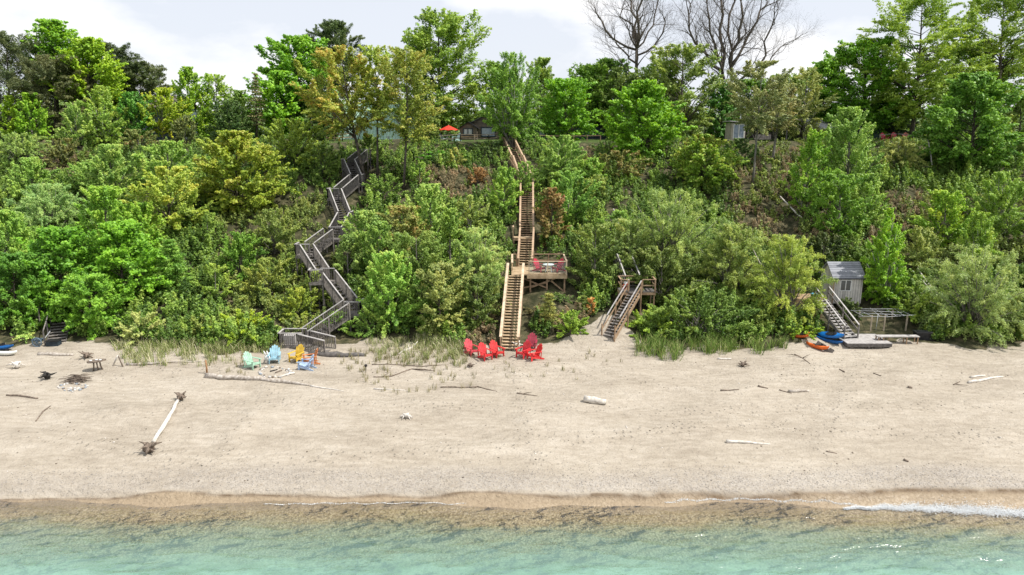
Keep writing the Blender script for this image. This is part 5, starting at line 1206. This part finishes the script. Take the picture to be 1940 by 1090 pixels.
MB().lump(q + Vector((0, .05, .42)), (.2, .16, .2), random.Random(2), 10, 7, .05).build('head', M_WHITE, bn_); MB().tube([q - Vector((0, -.05, .05)), q + Vector((0, .05, .28))], [.09, .08], 8).build('foot', M_GREYL, bn_)
for dx, tx_ in ((-.08, -.22), (.06, .0)): MB().tube([q + Vector((dx, .05, .55)), q + Vector(((dx + tx_) / 2, .05, .75)), q + Vector((tx_, .05, .92))], [.05, .06, .02], 7).build('prong', M_WHITE, bn_)
# brush pile and the old fire place
q = gp(147, 722); rr = random.Random(12); bp = MB()
for i in range(70):
    a = rr.gauss(0, .25); c = q + Vector((rr.gauss(0, .28), rr.gauss(0, .22), abs(rr.gauss(.12, .1)) + .03)); d = Vector((math.cos(a), math.sin(a), rr.gauss(0, .12))) * rr.uniform(.25, .6); bp.tube([c - d, c + Vector((0, 0, .04)), c + d], [.012, .022, .01], 4)
tag(bp.build('brush_pile', M_DRIFTD, None, q), 'heap of brown sticks piled above the old ash patch', 'brush pile')
def stone_ring(cx, cy, rx, ry, n, label, group, seed, s0=(.05, .13), fill=0):
    rr = random.Random(seed); protos = []
    for k in range(5):
        me = MB().lump((0, 0, 0), (1, .8, .6), rr, 7, 5, .18); vs = me
        m_ = bpy.data.meshes.new('ring_stone'); m_.from_pydata([tuple(v) for v in vs.v], [], vs.f); m_.polygons.foreach_set('use_smooth', np.ones(len(vs.f), bool)); m_.materials.append([M_STONE, M_BLEACH, M_DRIFTD, M_STONE, mat_noise('blue_grey_stone', (.16, .19, .22), (.34, .38, .42), 3)][k]); protos.append(m_)
    for i in range(n):
        a = 6.283 * i / n + rr.uniform(-.15, .15); q = rr.uniform(.85, 1.12) if i >= fill else rr.uniform(.1, .8); g = gp(cx + math.cos(a) * rx * q, cy + math.sin(a) * ry * q); s = rr.uniform(*s0)
        o = bpy.data.objects.new('ring_stone', protos[i % 5]); COL.objects.link(o); o.location = g + Vector((0, 0, s * .3)); o.scale = (s, s, s); o.rotation_euler = (0, 0, rr.uniform(0, 6)); tag(o, label, 'stone', group)
stone_ring(519, 706, 29, 10, 46, 'pale stone in the ring of the fire pit among the coloured chairs', 'stones of the fire pit ring', 5)
stone_ring(138, 736, 28, 9, 50, 'loose stone of the old ash patch below the brush pile', 'stones of the old ash patch', 6, (.04, .11), 25)
for i, (a, b_, lab) in enumerate((((512, 705), (526, 701), 'charred log lying left in the fire pit'), ((522, 707), (534, 703), 'charred log lying right in the fire pit'))): log([a, b_], [.05, .045], M_CHAR if i == 0 else M_DRIFTD, lab, 'fire_log', 'firewood')
for a_, b_, y0_, y1_, r_ in ((832, 960, 87, 94, 1.2), (1372, 1495, 86.5, 91, .7), (1615, 1725, 87.5, 92, .7), (268, 332, 86, 94, 1.3), (620, 745, 86, 96, 1.3), (1015, 1140, 87, 90, 1.0),
                          (689, 695, 70, 74.6, .6), (712, 718, 71, 75.6, .6), (760, 768, 68.5, 73, .6), (1423, 1429, 69.5, 72.6, .5), (1460, 1466, 75, 78.6, .5), (1514, 1518, 62, 66.2, .5)):
    for q_ in np.arange(a_, b_, 12):
        for y_ in np.arange(y0_, y1_, 1.3): AVOID.append((float(X_(q_, y_)), float(y_), r_))
# palettes (real leaf colours)
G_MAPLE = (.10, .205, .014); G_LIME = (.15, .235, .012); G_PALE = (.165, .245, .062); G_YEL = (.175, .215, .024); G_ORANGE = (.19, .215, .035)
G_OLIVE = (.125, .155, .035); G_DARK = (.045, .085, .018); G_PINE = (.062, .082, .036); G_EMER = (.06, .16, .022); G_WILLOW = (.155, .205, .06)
G_WILY = (.18, .225, .045); G_RED = (.155, .12, .04); G_MID = (.10, .185, .028); G_SILV = (.18, .235, .105); G_CEDAR = (.085, .115, .028); G_TALL = (.13, .195, .03); G_GREY = (.15, .165, .07)
# Y by the row where a foot stands: 659:47 612:50.5 564:54 520:57 472:60.5 430:64 393:68 360:71.5 331:75 310:78 292:81 275:85 267:88
ACCENT.update({G_ORANGE: (.60, .42, .10), G_YEL: (.44, .42, .07), (.17, .18, .05): (.44, .30, .10), (.13, .135, .035): (.36, .22, .09), G_RED: (.40, .20, .09), (.155, .19, .032): (.50, .45, .10), (.145, .22, .028): (.42, .40, .08), (.12, .145, .04): (.34, .22, .09)})
# ---- plateau, left
tree('pine', 25, 60, 150, 235, 93, G_PINE, 'tall dark grey-green pine at the left edge of the cliff top', trunk_r=.22)
tree('pine', 105, 105, 130, 245, 90, (.075, .085, .04), 'brownish dark pine under the bright maple at far left', trunk_r=.2)
tree('pine', 205, 82, 130, 215, 101, (.055, .075, .034), 'dark pine behind and right of the bright left maple', trunk_r=.2)
tree('pine', 268, 118, 95, 215, 98, (.065, .085, .036), 'lower dark pine above the hidden blue-grey house', trunk_r=.2)
tree('maple', 108, 38, 105, 165, 96, (.10, .20, .012), 'tall bright green maple, the higher of two on the left skyline', 'maple_tree')
tree('maple', 172, 72, 130, 190, 93, (.15, .235, .01), 'yellow-lime maple sloping right on the left skyline')
tree('poplar', 22, 182, 42, 275, 86, G_LIME, 'narrow lime sapling at the left frame edge under the pines', 'young_tree')
tree('poplar', 62, 178, 60, 270, 85.5, (.14, .25, .02), 'three-spired lime young tree in front of the pine trunks', 'young_tree')
tree('birch', 150, 192, 75, 275, 84.5, G_PALE, 'small pale rounded birch with white forked stem by the pines')
tree('birch', 200, 162, 85, 285, 86, (.17, .25, .045), 'taller pale birch beside the small white-stemmed birch')
tree('poplar', 250, 175, 70, 258, 88, G_EMER, 'mid green tree half hiding the blue-grey house', 'leafy_tree')
tree('poplar', 310, 168, 92, 230, 90, (.20, .26, .02), 'yellow-green tree right of the hidden blue-grey house', 'leafy_tree')
tree('poplar', 362, 128, 72, 250, 93, (.15, .245, .02), 'tall yellow-green poplar below the small cloud')
tree('airy', 412, 140, 62, 235, 95, (.15, .22, .03), 'loose yellow-green tree right of the tall poplar')
tree('shrub', 438, 190, 90, 268, 86, G_DARK, 'dark green bush in the gap left of the great round maple', 'bush', 'bush')
tree('shrub', 350, 218, 50, 280, 85, (.08, .10, .03), 'dull olive cedar bush in front of the left house windows', 'bush', 'bush')
# ---- plateau, middle left
tree('pine', 632, 40, 88, 150, 104, (.06, .09, .036), 'lone dark evergreen rising behind the great round maple', 'pine_tree')
tree('maple', 565, 68, 165, 200, 95, (.10, .205, .014), 'great round bright green maple on the skyline left of centre')
tree('maple', 535, 135, 90, 238, 91, (.11, .22, .014), 'lower round maple lobe in front of the great maple', 'maple_tree')
conifer(487, 138, 44, 235, 88, (.12, .115, .055), 'thin grey-brown conifer at the left side of the great maple', dens=.6)
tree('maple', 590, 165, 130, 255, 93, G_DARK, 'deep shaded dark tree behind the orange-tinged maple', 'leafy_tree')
tree('airy', 650, 90, 195, 240, 74.5, G_ORANGE, 'orange-tinged young-leafed maple over the zigzag staircase', 'maple_tree', tx=692, cov=1.35, trunk_r=.2)
tree('airy', 772, 92, 130, 255, 72.8, (.155, .19, .032), 'slender yellowish tree with straight grey trunk left of the red umbrella', 'leafy_tree', cov=1.1, trunk_r=.15, tx=764)
tree('airy', 712, 86, 90, 210, 75.5, (.17, .22, .03), 'thin olive-yellow tree with a leaning trunk behind the orange maple', 'leafy_tree', tx=715, cov=1.0, trunk_r=.14)
tree('round', 832, 22, 165, 225, 98, G_TALL, 'tallest leafy tree, a towering green crown behind the red umbrella', 'leafy_tree', cov=.9)
tree('column', 815, 205, 40, 265, 90, (.09, .13, .03), 'dark narrow bush beside the red umbrella', 'bush', 'bush')
# ---- plateau, middle
tree('birch', 970, 98, 128, 258, 84, (.115, .20, .032), 'dense drooping green tree standing over the top of the timber staircase', 'leafy_tree', cov=1.5)
tree('poplar', 1025, 112, 80, 225, 103, (.14, .2, .04), 'loose pale green tree behind the tree over the staircase', 'leafy_tree')
tree('round', 1070, 148, 92, 250, 92, (.10, .21, .014), 'bright emerald tree in front of the low dark house', 'leafy_tree')
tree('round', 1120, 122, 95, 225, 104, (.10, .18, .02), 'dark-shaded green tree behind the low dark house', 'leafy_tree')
tree('airy', 1172, 128, 75, 240, 100, (.11, .16, .04), 'grey-green tree around the foot of the left bare tree', 'leafy_tree')
bare_tree(1204, 100, [(1204, 262, 1206, 92, 1.0, 0, .01), (1206, 95, 1140, 40, .5, 1, -.15), (1205, 120, 1165, 75, .42, -2, -.10), (1206, 92, 1196, 5, .6, 2, .03), (1207, 92, 1224, -25, .6, -2, -.06), (1208, 105, 1260, 45, .42, 1, .16), (1206, 92, 1178, 20, .4, 3, .05), (1207, 92, 1245, 10, .4, 3, .08)], 'smaller leafless tree against the sky, left of the big bare one', 5, r0=.34, depth_=7)
bare_tree(1375, 98, [(1372, 262, 1368, 130, .9, 0, .01), (1384, 262, 1384, 125, .9, 1, -.02), (1368, 135, 1305, 30, .5, 0, -.14), (1368, 130, 1366, 0, .65, 2, .02), (1369, 130, 1340, 15, .5, -2, -.05), (1384, 125, 1405, 10, .6, 0, .04), (1384, 130, 1440, 20, .55, 2, .06), (1386, 165, 1462, 50, .45, -1, .12), (1386, 140, 1478, 90, .34, 1, .14), (1384, 125, 1390, -30, .5, 3, -.03), (1372, 150, 1322, 85, .4, -2, .05)], 'big leafless many-stemmed tree against the sky, right of centre', 9, r0=.38, depth_=7)
tree('airy', 1290, 84, 165, 235, 94, (.14, .185, .045), 'wide airy green tree between the two bare trees', 'leafy_tree', cov=1.25)
tree('maple', 1218, 152, 138, 300, 80, (.115, .22, .016), 'vivid green cone-shaped maple below the smaller bare tree', cov=1.2)
tree('sparse', 1440, 116, 135, 238, 72.5, G_GREY, 'greyish thin-leafed tree standing over the little pale shed', 'leafy_tree', tx=1426, cov=1.9, trunk_r=.14)
tree('sparse', 1478, 165, 95, 240, 78.5, (.16, .16, .07), 'thin grey tree with a straight trunk right of the little pale shed', 'leafy_tree', tx=1463, cov=1.7, trunk_r=.17)
tree('sparse', 1525, 128, 85, 240, 90, (.17, .19, .06), 'wispy half-leafed tree over the grey cottage roof', 'leafy_tree', cov=1.2)
tree('round', 1368, 160, 60, 250, 93, (.05, .13, .02), 'ivy-dark bush round the trunks of the big bare tree', 'bush', 'bush')
tree('round', 1150, 112, 95, 225, 103, (.10, .18, .025), 'tall green tree left of the smaller bare tree', 'leafy_tree')
tree('poplar', 940, 118, 80, 235, 100, (.12, .20, .03), 'green tree behind the brown cottage', 'leafy_tree')
tree('round', 1255, 115, 90, 240, 99, (.10, .175, .025), 'mid green tree behind the vivid cone-shaped maple', 'leafy_tree')
tree('airy', 1490, 140, 90, 245, 96, (.14, .19, .045), 'loose pale green tree behind the open shelter', 'leafy_tree', cov=1.4)
tree('round', 1420, 150, 80, 245, 97, (.085, .155, .025), 'dark green tree behind the little pale shed', 'leafy_tree')
tree('poplar', 455, 172, 60, 265, 90, (.09, .15, .025), 'dark slim tree in the low gap of the left skyline', 'leafy_tree')
# ---- plateau, right
tree('round', 1632, 72, 155, 228, 95, (.09, .19, .014), 'round bright green tree above the green cottage', 'leafy_tree')
tree('round', 1560, 118, 85, 220, 99, (.09, .18, .02), 'mid green tree behind the grey cottage roof', 'leafy_tree')
tree('layered', 1735, -8, 215, 200, 92, (.14, .20, .03), 'tall layered tree with many upright limbs near the right edge', 'leafy_tree', tx=1726, trunk_r=.3)
tree('layered', 1890, -20, 190, 175, 96, (.14, .195, .035), 'tall layered tree cut by the top right corner', 'leafy_tree', trunk_r=.3)
tree('layered', 1830, 80, 160, 220, 101, (.13, .2, .04), 'pale tree filling the gap between the two layered trees', 'leafy_tree')
conifer(1690, 150, 120, 262, 97, (.035, .055, .025), 'dark spruce with drooping boughs behind the far red chairs')
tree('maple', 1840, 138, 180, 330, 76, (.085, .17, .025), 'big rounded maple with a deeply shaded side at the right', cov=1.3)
tree('round', 1925, 170, 80, 330, 80, (.15, .2, .05), 'pale green tree at the right frame edge behind the rounded maple', 'leafy_tree')
# ---- upper slope
tree('maple', 452, 248, 185, 400, 68, G_YEL, 'yellow spring-leafed maple on the slope left of the zigzag staircase', tx=446, cov=1.15, trunk_r=.16)
tree('shrub', 555, 225, 165, 330, 77, (.16, .21, .03), 'broad yellow-green shrub on the slope above the zigzag staircase', 'bush', 'bush')
tree('shrub', 610, 275, 80, 350, 74.5, (.10, .15, .03), 'mid green bush touching the upper zigzag railing', 'bush', 'bush')
tree('willow', 40, 250, 140, 360, 78, (.16, .22, .06), 'pale vine-covered tree mass at upper left', 'leafy_tree')
tree('shrub', 125, 262, 95, 350, 77, (.10, .105, .03), 'brown-tinged cedar bush below the pine trunks', 'bush', 'bush')
tree('shrub', 265, 245, 95, 315, 82, (.12, .145, .04), 'russet and green bush below the left house', 'bush', 'bush')
tree('poplar', 320, 268, 130, 400, 72, (.17, .26, .055), 'pale green poplar on the slope below the left house')
tree('poplar', 215, 275, 115, 420, 70, (.165, .245, .06), 'light green poplar left of the one below the house')
tree('willow', 95, 345, 170, 480, 63, (.16, .24, .085), 'silvery pale willow in the middle of the left slope')
tree('poplar', 205, 355, 130, 500, 60, (.14, .245, .03), 'fresh green poplar right of the silvery left willow')
tree('airy', 322, 315, 150, 480, 63, (.20, .25, .04), 'yellow-green crab tree on the slope left of the yellow maple', 'leafy_tree', cov=1.5)
tree('poplar', 20, 400, 110, 560, 56, (.15, .24, .045), 'light green tree at the left frame edge at mid height', 'leafy_tree')
tree('maple', 120, 430, 165, 610, 53, (.085, .19, .015), 'dense green maple over the dark left steps')
tree('maple', 235, 420, 160, 610, 54, (.105, .215, .015), 'bright green maple right of the one over the dark steps')
tree('round', 35, 480, 130, 640, 51, (.06, .14, .015), 'dark green tree on the beach at the left frame edge', 'leafy_tree')
conifer(325, 452, 105, 590, 55, (.10, .19, .03), 'soft bright green larch between the left maples and the olive scrub', 'larch_tree', 1.1)
tree('shrub', 268, 592, 95, 662, 48.6, (.25, .27, .10), 'pale pinkish-flowered shrub on the beach edge at left', 'bush', 'bush')
tree('round', 170, 520, 120, 625, 50, (.10, .20, .02), 'low spreading bright boughs right of the dark left steps', 'leafy_tree')
tree('shrub', 460, 590, 135, 655, 49, (.20, .26, .02), 'bright yellow-green shrub left of the zigzag landing', 'bush', 'bush')
tree('shrub', 385, 600, 80, 660, 48.8, (.13, .16, .035), 'olive shrub in the beach grass left of the fire pit chairs', 'bush', 'bush')
tree('shrub', 455, 440, 80, 530, 57, (.09, .17, .02), 'green bush under the trunk of the yellow maple', 'bush', 'bush')
tree('shrub', 520, 395, 110, 480, 60.5, (.12, .155, .035), 'olive-green bush left of the middle zigzag landing', 'bush', 'bush')
tree('shrub', 505, 490, 110, 580, 54.5, (.14, .17, .035), 'low olive scrub bush below the left bay of the zigzag', 'bush', 'bush')
tree('shrub', 565, 545, 80, 610, 52, (.17, .21, .03), 'yellowish bush under the lower zigzag flight', 'bush', 'bush')
tree('shrub', 640, 590, 70, 648, 49.5, (.11, .18, .03), 'small green bush in the lower zigzag corner', 'bush', 'bush')
tree('poplar', 60, 300, 90, 420, 69, (.15, .235, .05), 'pale slender tree above the silvery left willow', 'leafy_tree')
tree('poplar', 160, 310, 80, 410, 70.5, (.13, .215, .04), 'upright green tree above the fresh green left poplar', 'leafy_tree')
tree('poplar', 275, 385, 90, 520, 59.5, (.15, .25, .03), 'bright upright tree between the crab tree and the left maples', 'leafy_tree')
tree('sapling', 395, 400, 50, 480, 60.5, (.13, .19, .035), 'thin green sapling left of the yellow maple trunk')
tree('sapling', 410, 500, 60, 590, 53.5, (.15, .21, .035), 'bright sapling in the olive scrub right of the larch')
tree('poplar', 75, 540, 90, 630, 50.2, (.10, .20, .02), 'green tree hanging over the wheeled cart', 'leafy_tree')
# ---- centre, between the staircases
tree('poplar', 740, 478, 110, 650, 50, (.16, .27, .05), 'bright fresh tree at the beach right of the zigzag foot', 'leafy_tree')
tree('poplar', 690, 400, 95, 480, 58, (.17, .24, .06), 'pale leafy bush right of the middle zigzag landings', 'bush', 'bush')
tree('sapling', 660, 445, 70, 510, 56.5, (.15, .21, .06), 'small pale sapling by the zigzag middle flight')
tree('airy', 765, 390, 110, 490, 59, (.17, .18, .05), 'peach-tinged young maple in the middle of the slope', 'maple_tree', cov=1.4)
tree('poplar', 815, 350, 95, 520, 61, (.17, .25, .06), 'light green tree in the middle of the central slope', 'leafy_tree')
tree('column', 790, 440, 120, 640, 52.5, (.10, .15, .03), 'tall mixed green tree behind the beach grass', 'leafy_tree')
tree('airy', 835, 500, 110, 655, 49.5, (.17, .19, .06), 'thin olive young trees at the beach left of the timber staircase', 'leafy_tree', cov=1.2)
tree('willow', 905, 428, 110, 560, 55, (.20, .265, .085), 'pale silvery tree left of the timber deck', 'willow_tree')
tree('column', 905, 525, 85, 660, 50.5, (.07, .105, .022), 'dark green tree left of the lower timber flight', 'leafy_tree')
tree('poplar', 955, 318, 62, 430, 66, (.15, .24, .04), 'bright narrow tree left of the upper timber flight', 'leafy_tree')
tree('birch', 890, 370, 90, 470, 63.5, (.18, .22, .06), 'feathery pale tree above the silvery tree', 'birch_tree')
tree('shrub', 725, 330, 80, 400, 70, (.10, .16, .03), 'dark green bush below the straight grey trunk', 'bush', 'bush')
tree('sapling', 795, 308, 50, 375, 73, (.14, .22, .04), 'small bright sapling beside the straight grey trunk')
tree('shrub', 840, 285, 90, 325, 78.5, (.07, .19, .015), 'vivid green low bush below the red umbrella', 'bush', 'bush')
tree('sapling', 862, 280, 34, 350, 76, (.22, .22, .06), 'thin yellowish sapling below the brown cottage')
tree('shrub', 905, 318, 50, 365, 73, (.19, .11, .045), 'reddish-brown bush on the slope below the brown cottage', 'bush', 'bush')
tree('shrub', 930, 268, 100, 320, 81, (.05, .085, .02), 'dark ivy bush under the brown cottage railing', 'bush', 'bush')
tree('shrub', 994, 306, 70, 354, 68.8, (.12, .19, .035), 'leafy bush covering the gap in the upper timber staircase', 'bush', 'bush')
tree('poplar', 700, 255, 60, 330, 78.5, (.10, .15, .03), 'dark green tree at the top end of the zigzag staircase', 'leafy_tree')
tree('poplar', 855, 395, 70, 520, 58, (.14, .21, .04), 'upright green tree left of the silvery tree', 'leafy_tree')
tree('poplar', 720, 420, 70, 520, 56, (.13, .205, .045), 'soft green young tree in front of the peach-tinged maple', 'leafy_tree')
tree('sapling', 870, 540, 60, 640, 50.8, (.16, .20, .05), 'pale olive young tree right of the thin beach trees')
tree('column', 800, 540, 80, 655, 49.8, (.085, .14, .025), 'deep green tree between the bright fresh tree and the olive ones', 'leafy_tree')
# ---- right of the timber staircase
tree('birch', 1065, 255, 110, 385, 73, (.15, .23, .055), 'pale green feathery tree right of the upper timber staircase', 'leafy_tree', cov=1.5)
tree('poplar', 1078, 325, 95, 440, 66, (.12, .21, .04), 'soft green tree above the timber deck', 'leafy_tree')
tree('airy', 1045, 355, 62, 455, 62, G_RED, 'russet young-leafed tree beside the upper timber flight', 'maple_tree', cov=1.6)
tree('airy', 1172, 285, 120, 370, 74, (.13, .135, .035), 'bronze-leafed maple below the vivid cone-shaped maple', 'maple_tree', cov=1.6)
tree('willow', 1130, 330, 60, 400, 70, (.17, .21, .05), 'drooping olive shrub left of the bronze maple', 'bush', 'bush')
tree('maple', 1335, 255, 135, 390, 72, (.145, .22, .028), 'yellow-tipped maple right of the vivid cone-shaped maple')
tree('column', 1128, 425, 88, 590, 55.5, (.10, .14, .03), 'dark willow beside the timber deck', 'willow_tree')
tree('willow', 1265, 355, 230, 500, 58, G_WILLOW, 'wide pale willow in the middle of the right slope')
tree('willow', 1385, 420, 150, 560, 54.5, (.165, .205, .055), 'pale olive willow over the thicket, right of the wide one')
tree('willow', 1490, 440, 130, 640, 51, G_WILY, 'yellow-green weeping willow left of the boathouse')
tree('column', 1250, 470, 130, 580, 54, (.075, .105, .022), 'dark shaded willow behind the small stair landing', 'willow_tree')
tree('shrub', 1322, 545, 275, 672, 49.2, (.10, .155, .03), 'long low green thicket at the beach edge right of the short stairs', 'thicket', 'bush', ldepth=.45, cov=1.4)
tree('shrub', 1235, 585, 110, 655, 49.5, (.16, .23, .03), 'bright end of the thicket beside the short stairs', 'bush', 'bush')
tree('shrub', 1430, 585, 90, 660, 49.6, (.10, .14, .03), 'olive bush at the right end of the long thicket', 'bush', 'bush')
tree('shrub', 1520, 615, 90, 665, 48.8, (.15, .22, .02), 'yellow-green leafy bush hiding an orange kayak', 'bush', 'bush')
conifer(1040, 552, 52, 640, 50.2, (.16, .165, .045), 'small olive cedar under the timber deck', 'cedar_tree', 1.0)
tree('shrub', 1082, 590, 65, 655, 49, (.15, .22, .03), 'green shrub on the sand right of the red chairs', 'bush', 'bush')
conifer(1105, 560, 40, 625, 51.5, (.10, .13, .03), 'tiny dark cedar left of the short stairs', 'cedar_tree', 1.0)
tree('sapling', 1120, 565, 16, 600, 51.2, (.36, .17, .06), 'tiny dead rust-orange sapling left of the short stairs', 'young_tree')
tree('poplar', 1120, 300, 70, 380, 72, (.14, .225, .04), 'light green tree between the feathery tree and the bronze maple', 'leafy_tree')
tree('poplar', 1170, 400, 70, 500, 61, (.11, .185, .03), 'green tree behind the upper flight of the short stairs', 'leafy_tree')
tree('willow', 1200, 410, 110, 520, 57.5, (.19, .235, .075), 'pale willow just right of the upper short flight')
tree('sapling', 1460, 300, 50, 370, 74, (.16, .2, .06), 'thin pale sapling between the two straight trunks')
tree('poplar', 1640, 330, 80, 440, 65, (.15, .225, .05), 'pale green tree in the middle of the right slope', 'leafy_tree')
tree('birch', 1850, 400, 80, 500, 58.5, (.165, .245, .04), 'bright feathery tree above the great pale willow', 'leafy_tree')
tree('shrub', 1022, 585, 75, 650, 51.6, (.10, .085, .035), 'dry brownish bush in the shade under the timber deck', 'bush', 'bush')
tree('shrub', 1060, 560, 60, 620, 53.5, (.06, .10, .02), 'dark green bush behind the posts of the timber deck', 'bush', 'bush')
tree('shrub', 592, 515, 60, 580, 53.2, (.13, .17, .035), 'bush growing under the side bay of the zigzag', 'bush', 'bush')
tree('shrub', 705, 575, 60, 650, 49.3, (.10, .165, .03), 'green bush hiding the posts of the lower zigzag corner', 'bush', 'bush')
tree('shrub', 545, 478, 60, 530, 56.8, (.11, .155, .03), 'bush growing under the left corner of the middle zigzag', 'bush', 'bush')
# ---- right slope
tree('shrub', 1400, 262, 80, 320, 78.5, (.06, .11, .03), 'dark bluish-green bush below the little pale shed', 'bush', 'bush')
tree('poplar', 1600, 205, 130, 400, 70, (.155, .235, .055), 'large light green tree in front of the green cottage', 'leafy_tree', cov=1.2)
tree('poplar', 1538, 245, 75, 400, 66, (.14, .24, .03), 'slim bright tree left of the large light green one', 'leafy_tree', tx=1517)
tree('column', 1585, 330, 90, 450, 62.5, (.09, .17, .02), 'deep green tree behind the boathouse', 'leafy_tree')
tree('willow', 1705, 258, 95, 350, 76, (.17, .19, .06), 'olive drooping tree below the far red chairs', 'willow_tree')
tree('birch', 1678, 392, 92, 600, 53.4, (.15, .26, .02), 'tall bright yellow-green birch right of the boathouse', cov=1.5)
tree('poplar', 1785, 362, 100, 480, 62, (.165, .26, .03), 'lime green young tree right of the tall birch', 'leafy_tree')
tree('birch', 1890, 325, 140, 490, 63, (.15, .225, .04), 'feathery green tree mass at the right edge', 'leafy_tree', cov=1.3)
tree('shrub', 1745, 430, 90, 540, 58, (.16, .19, .055), 'pale brushy bush behind the white poles', 'bush', 'bush')
tree('shrub', 1735, 545, 90, 625, 51.5, (.15, .21, .035), 'leafy green bush behind the wire frame', 'bush', 'bush')
tree('willow', 1842, 462, 195, 672, 49.6, (.17, .215, .075), 'great pale grey-green willow on the beach at right', cov=1.3)
tree('shrub', 1920, 560, 80, 668, 49.5, (.13, .16, .045), 'dull olive bush at the right frame edge on the beach', 'bush', 'bush')
tree('shrub', 1605, 565, 44, 612, 51.6, (.05, .075, .02), 'dark cedar bush below the boathouse window', 'bush', 'bush')
tree('shrub', 1640, 470, 60, 540, 57, (.07, .12, .02), 'dark bush behind the boathouse roof', 'bush', 'bush')
tree('shrub', 1780, 600, 60, 650, 49.6, (.14, .19, .03), 'green shrub overhanging the black chest', 'bush', 'bush')
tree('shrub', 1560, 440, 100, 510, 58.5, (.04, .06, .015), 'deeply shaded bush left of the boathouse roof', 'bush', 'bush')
# ---- bushes in the undergrowth and far wood
def m_green(px, py, X, Y, q): return ~m_brown(px, py, X, Y, q * 0) & ~m_oliv(px, py, X, Y, q * 0)
def m_brown(px, py, X, Y, q):
    a = ((px > 1390) & (px < 1575) & (py > 285) & (py < 470)) | ((px > 1640) & (px < 1760) & (py > 370) & (py < 480)) | ((px > 800) & (px < 940) & (py > 325) & (py < 380))
    b = ((px > 1040) & (px < 1110) & (py > 585)) | ((px > 880) & (px < 950) & (py > 560)) | ((px > 1100) & (px < 1130) & (py > 270) & (py < 330)) | ((px > 60) & (px < 160) & (py > 270) & (py < 340))
    return a | b
def m_oliv(px, py, X, Y, q): return ((px > 420) & (px < 660) & (py > 380) & (py < 640)) | ((px > 1380) & (px < 1560) & (py > 265) & (py < 480)) | ((px > 1700) & (py > 380) & (py < 520))
def m_mixb(px, py, X, Y, q): return m_brown(px, py, X, Y, q) & (q < .3)
undergrowth('undergrowth', 'mixed green undergrowth covering the steep bank', (.055, .10, .016), m_green, 6000, 51, (.5, 1.15), 1.0, .28)
undergrowth('pale_undergrowth', 'lighter leafy growth among the dark undergrowth', (.13, .195, .04), m_green, 2600, 52, (.4, .95), 1.45, .26, flat=1.0)
undergrowth('olive_scrub', 'olive scrub on the thinly wooded parts of the bank', (.105, .135, .035), lambda *a: m_oliv(*a) | m_mixb(*a), 5600, 53, (.35, .9), 1.05, .28)
undergrowth('dry_brush', 'dry brown brush and dead branches on the bank', (.15, .12, .08), m_brown, 6500, 54, (.3, .75), .9, .30, 1.5, .16)
r = np.random.RandomState(77)
n = 1400; Y = r.uniform(106, 150, n); X = r.uniform(-125, 125, n); hz = r.uniform(3.5, 9.0, n) * (.75 + .25 * np.sin(X * .13))
C = np.concatenate([np.stack([X + r.normal(0, 1, n), Y, hgt(X, Y) + hz * f], -1) for f in (.15, .4, .65, .9)])
V, tn = clump_leaves(C, r.uniform(.9, 1.5, len(C)), .9, .5, .22, r, 'leaf', .7)
tag(link('far_woods', np_mesh('far_woods', V, np.arange(len(V)).reshape(-1, 4), False, dict(tint=tn)), leaf_mat((.07, .115, .025))), 'dim green wood behind the cliff top houses', kind='stuff')
print('LEAVES', LEAVES[0])
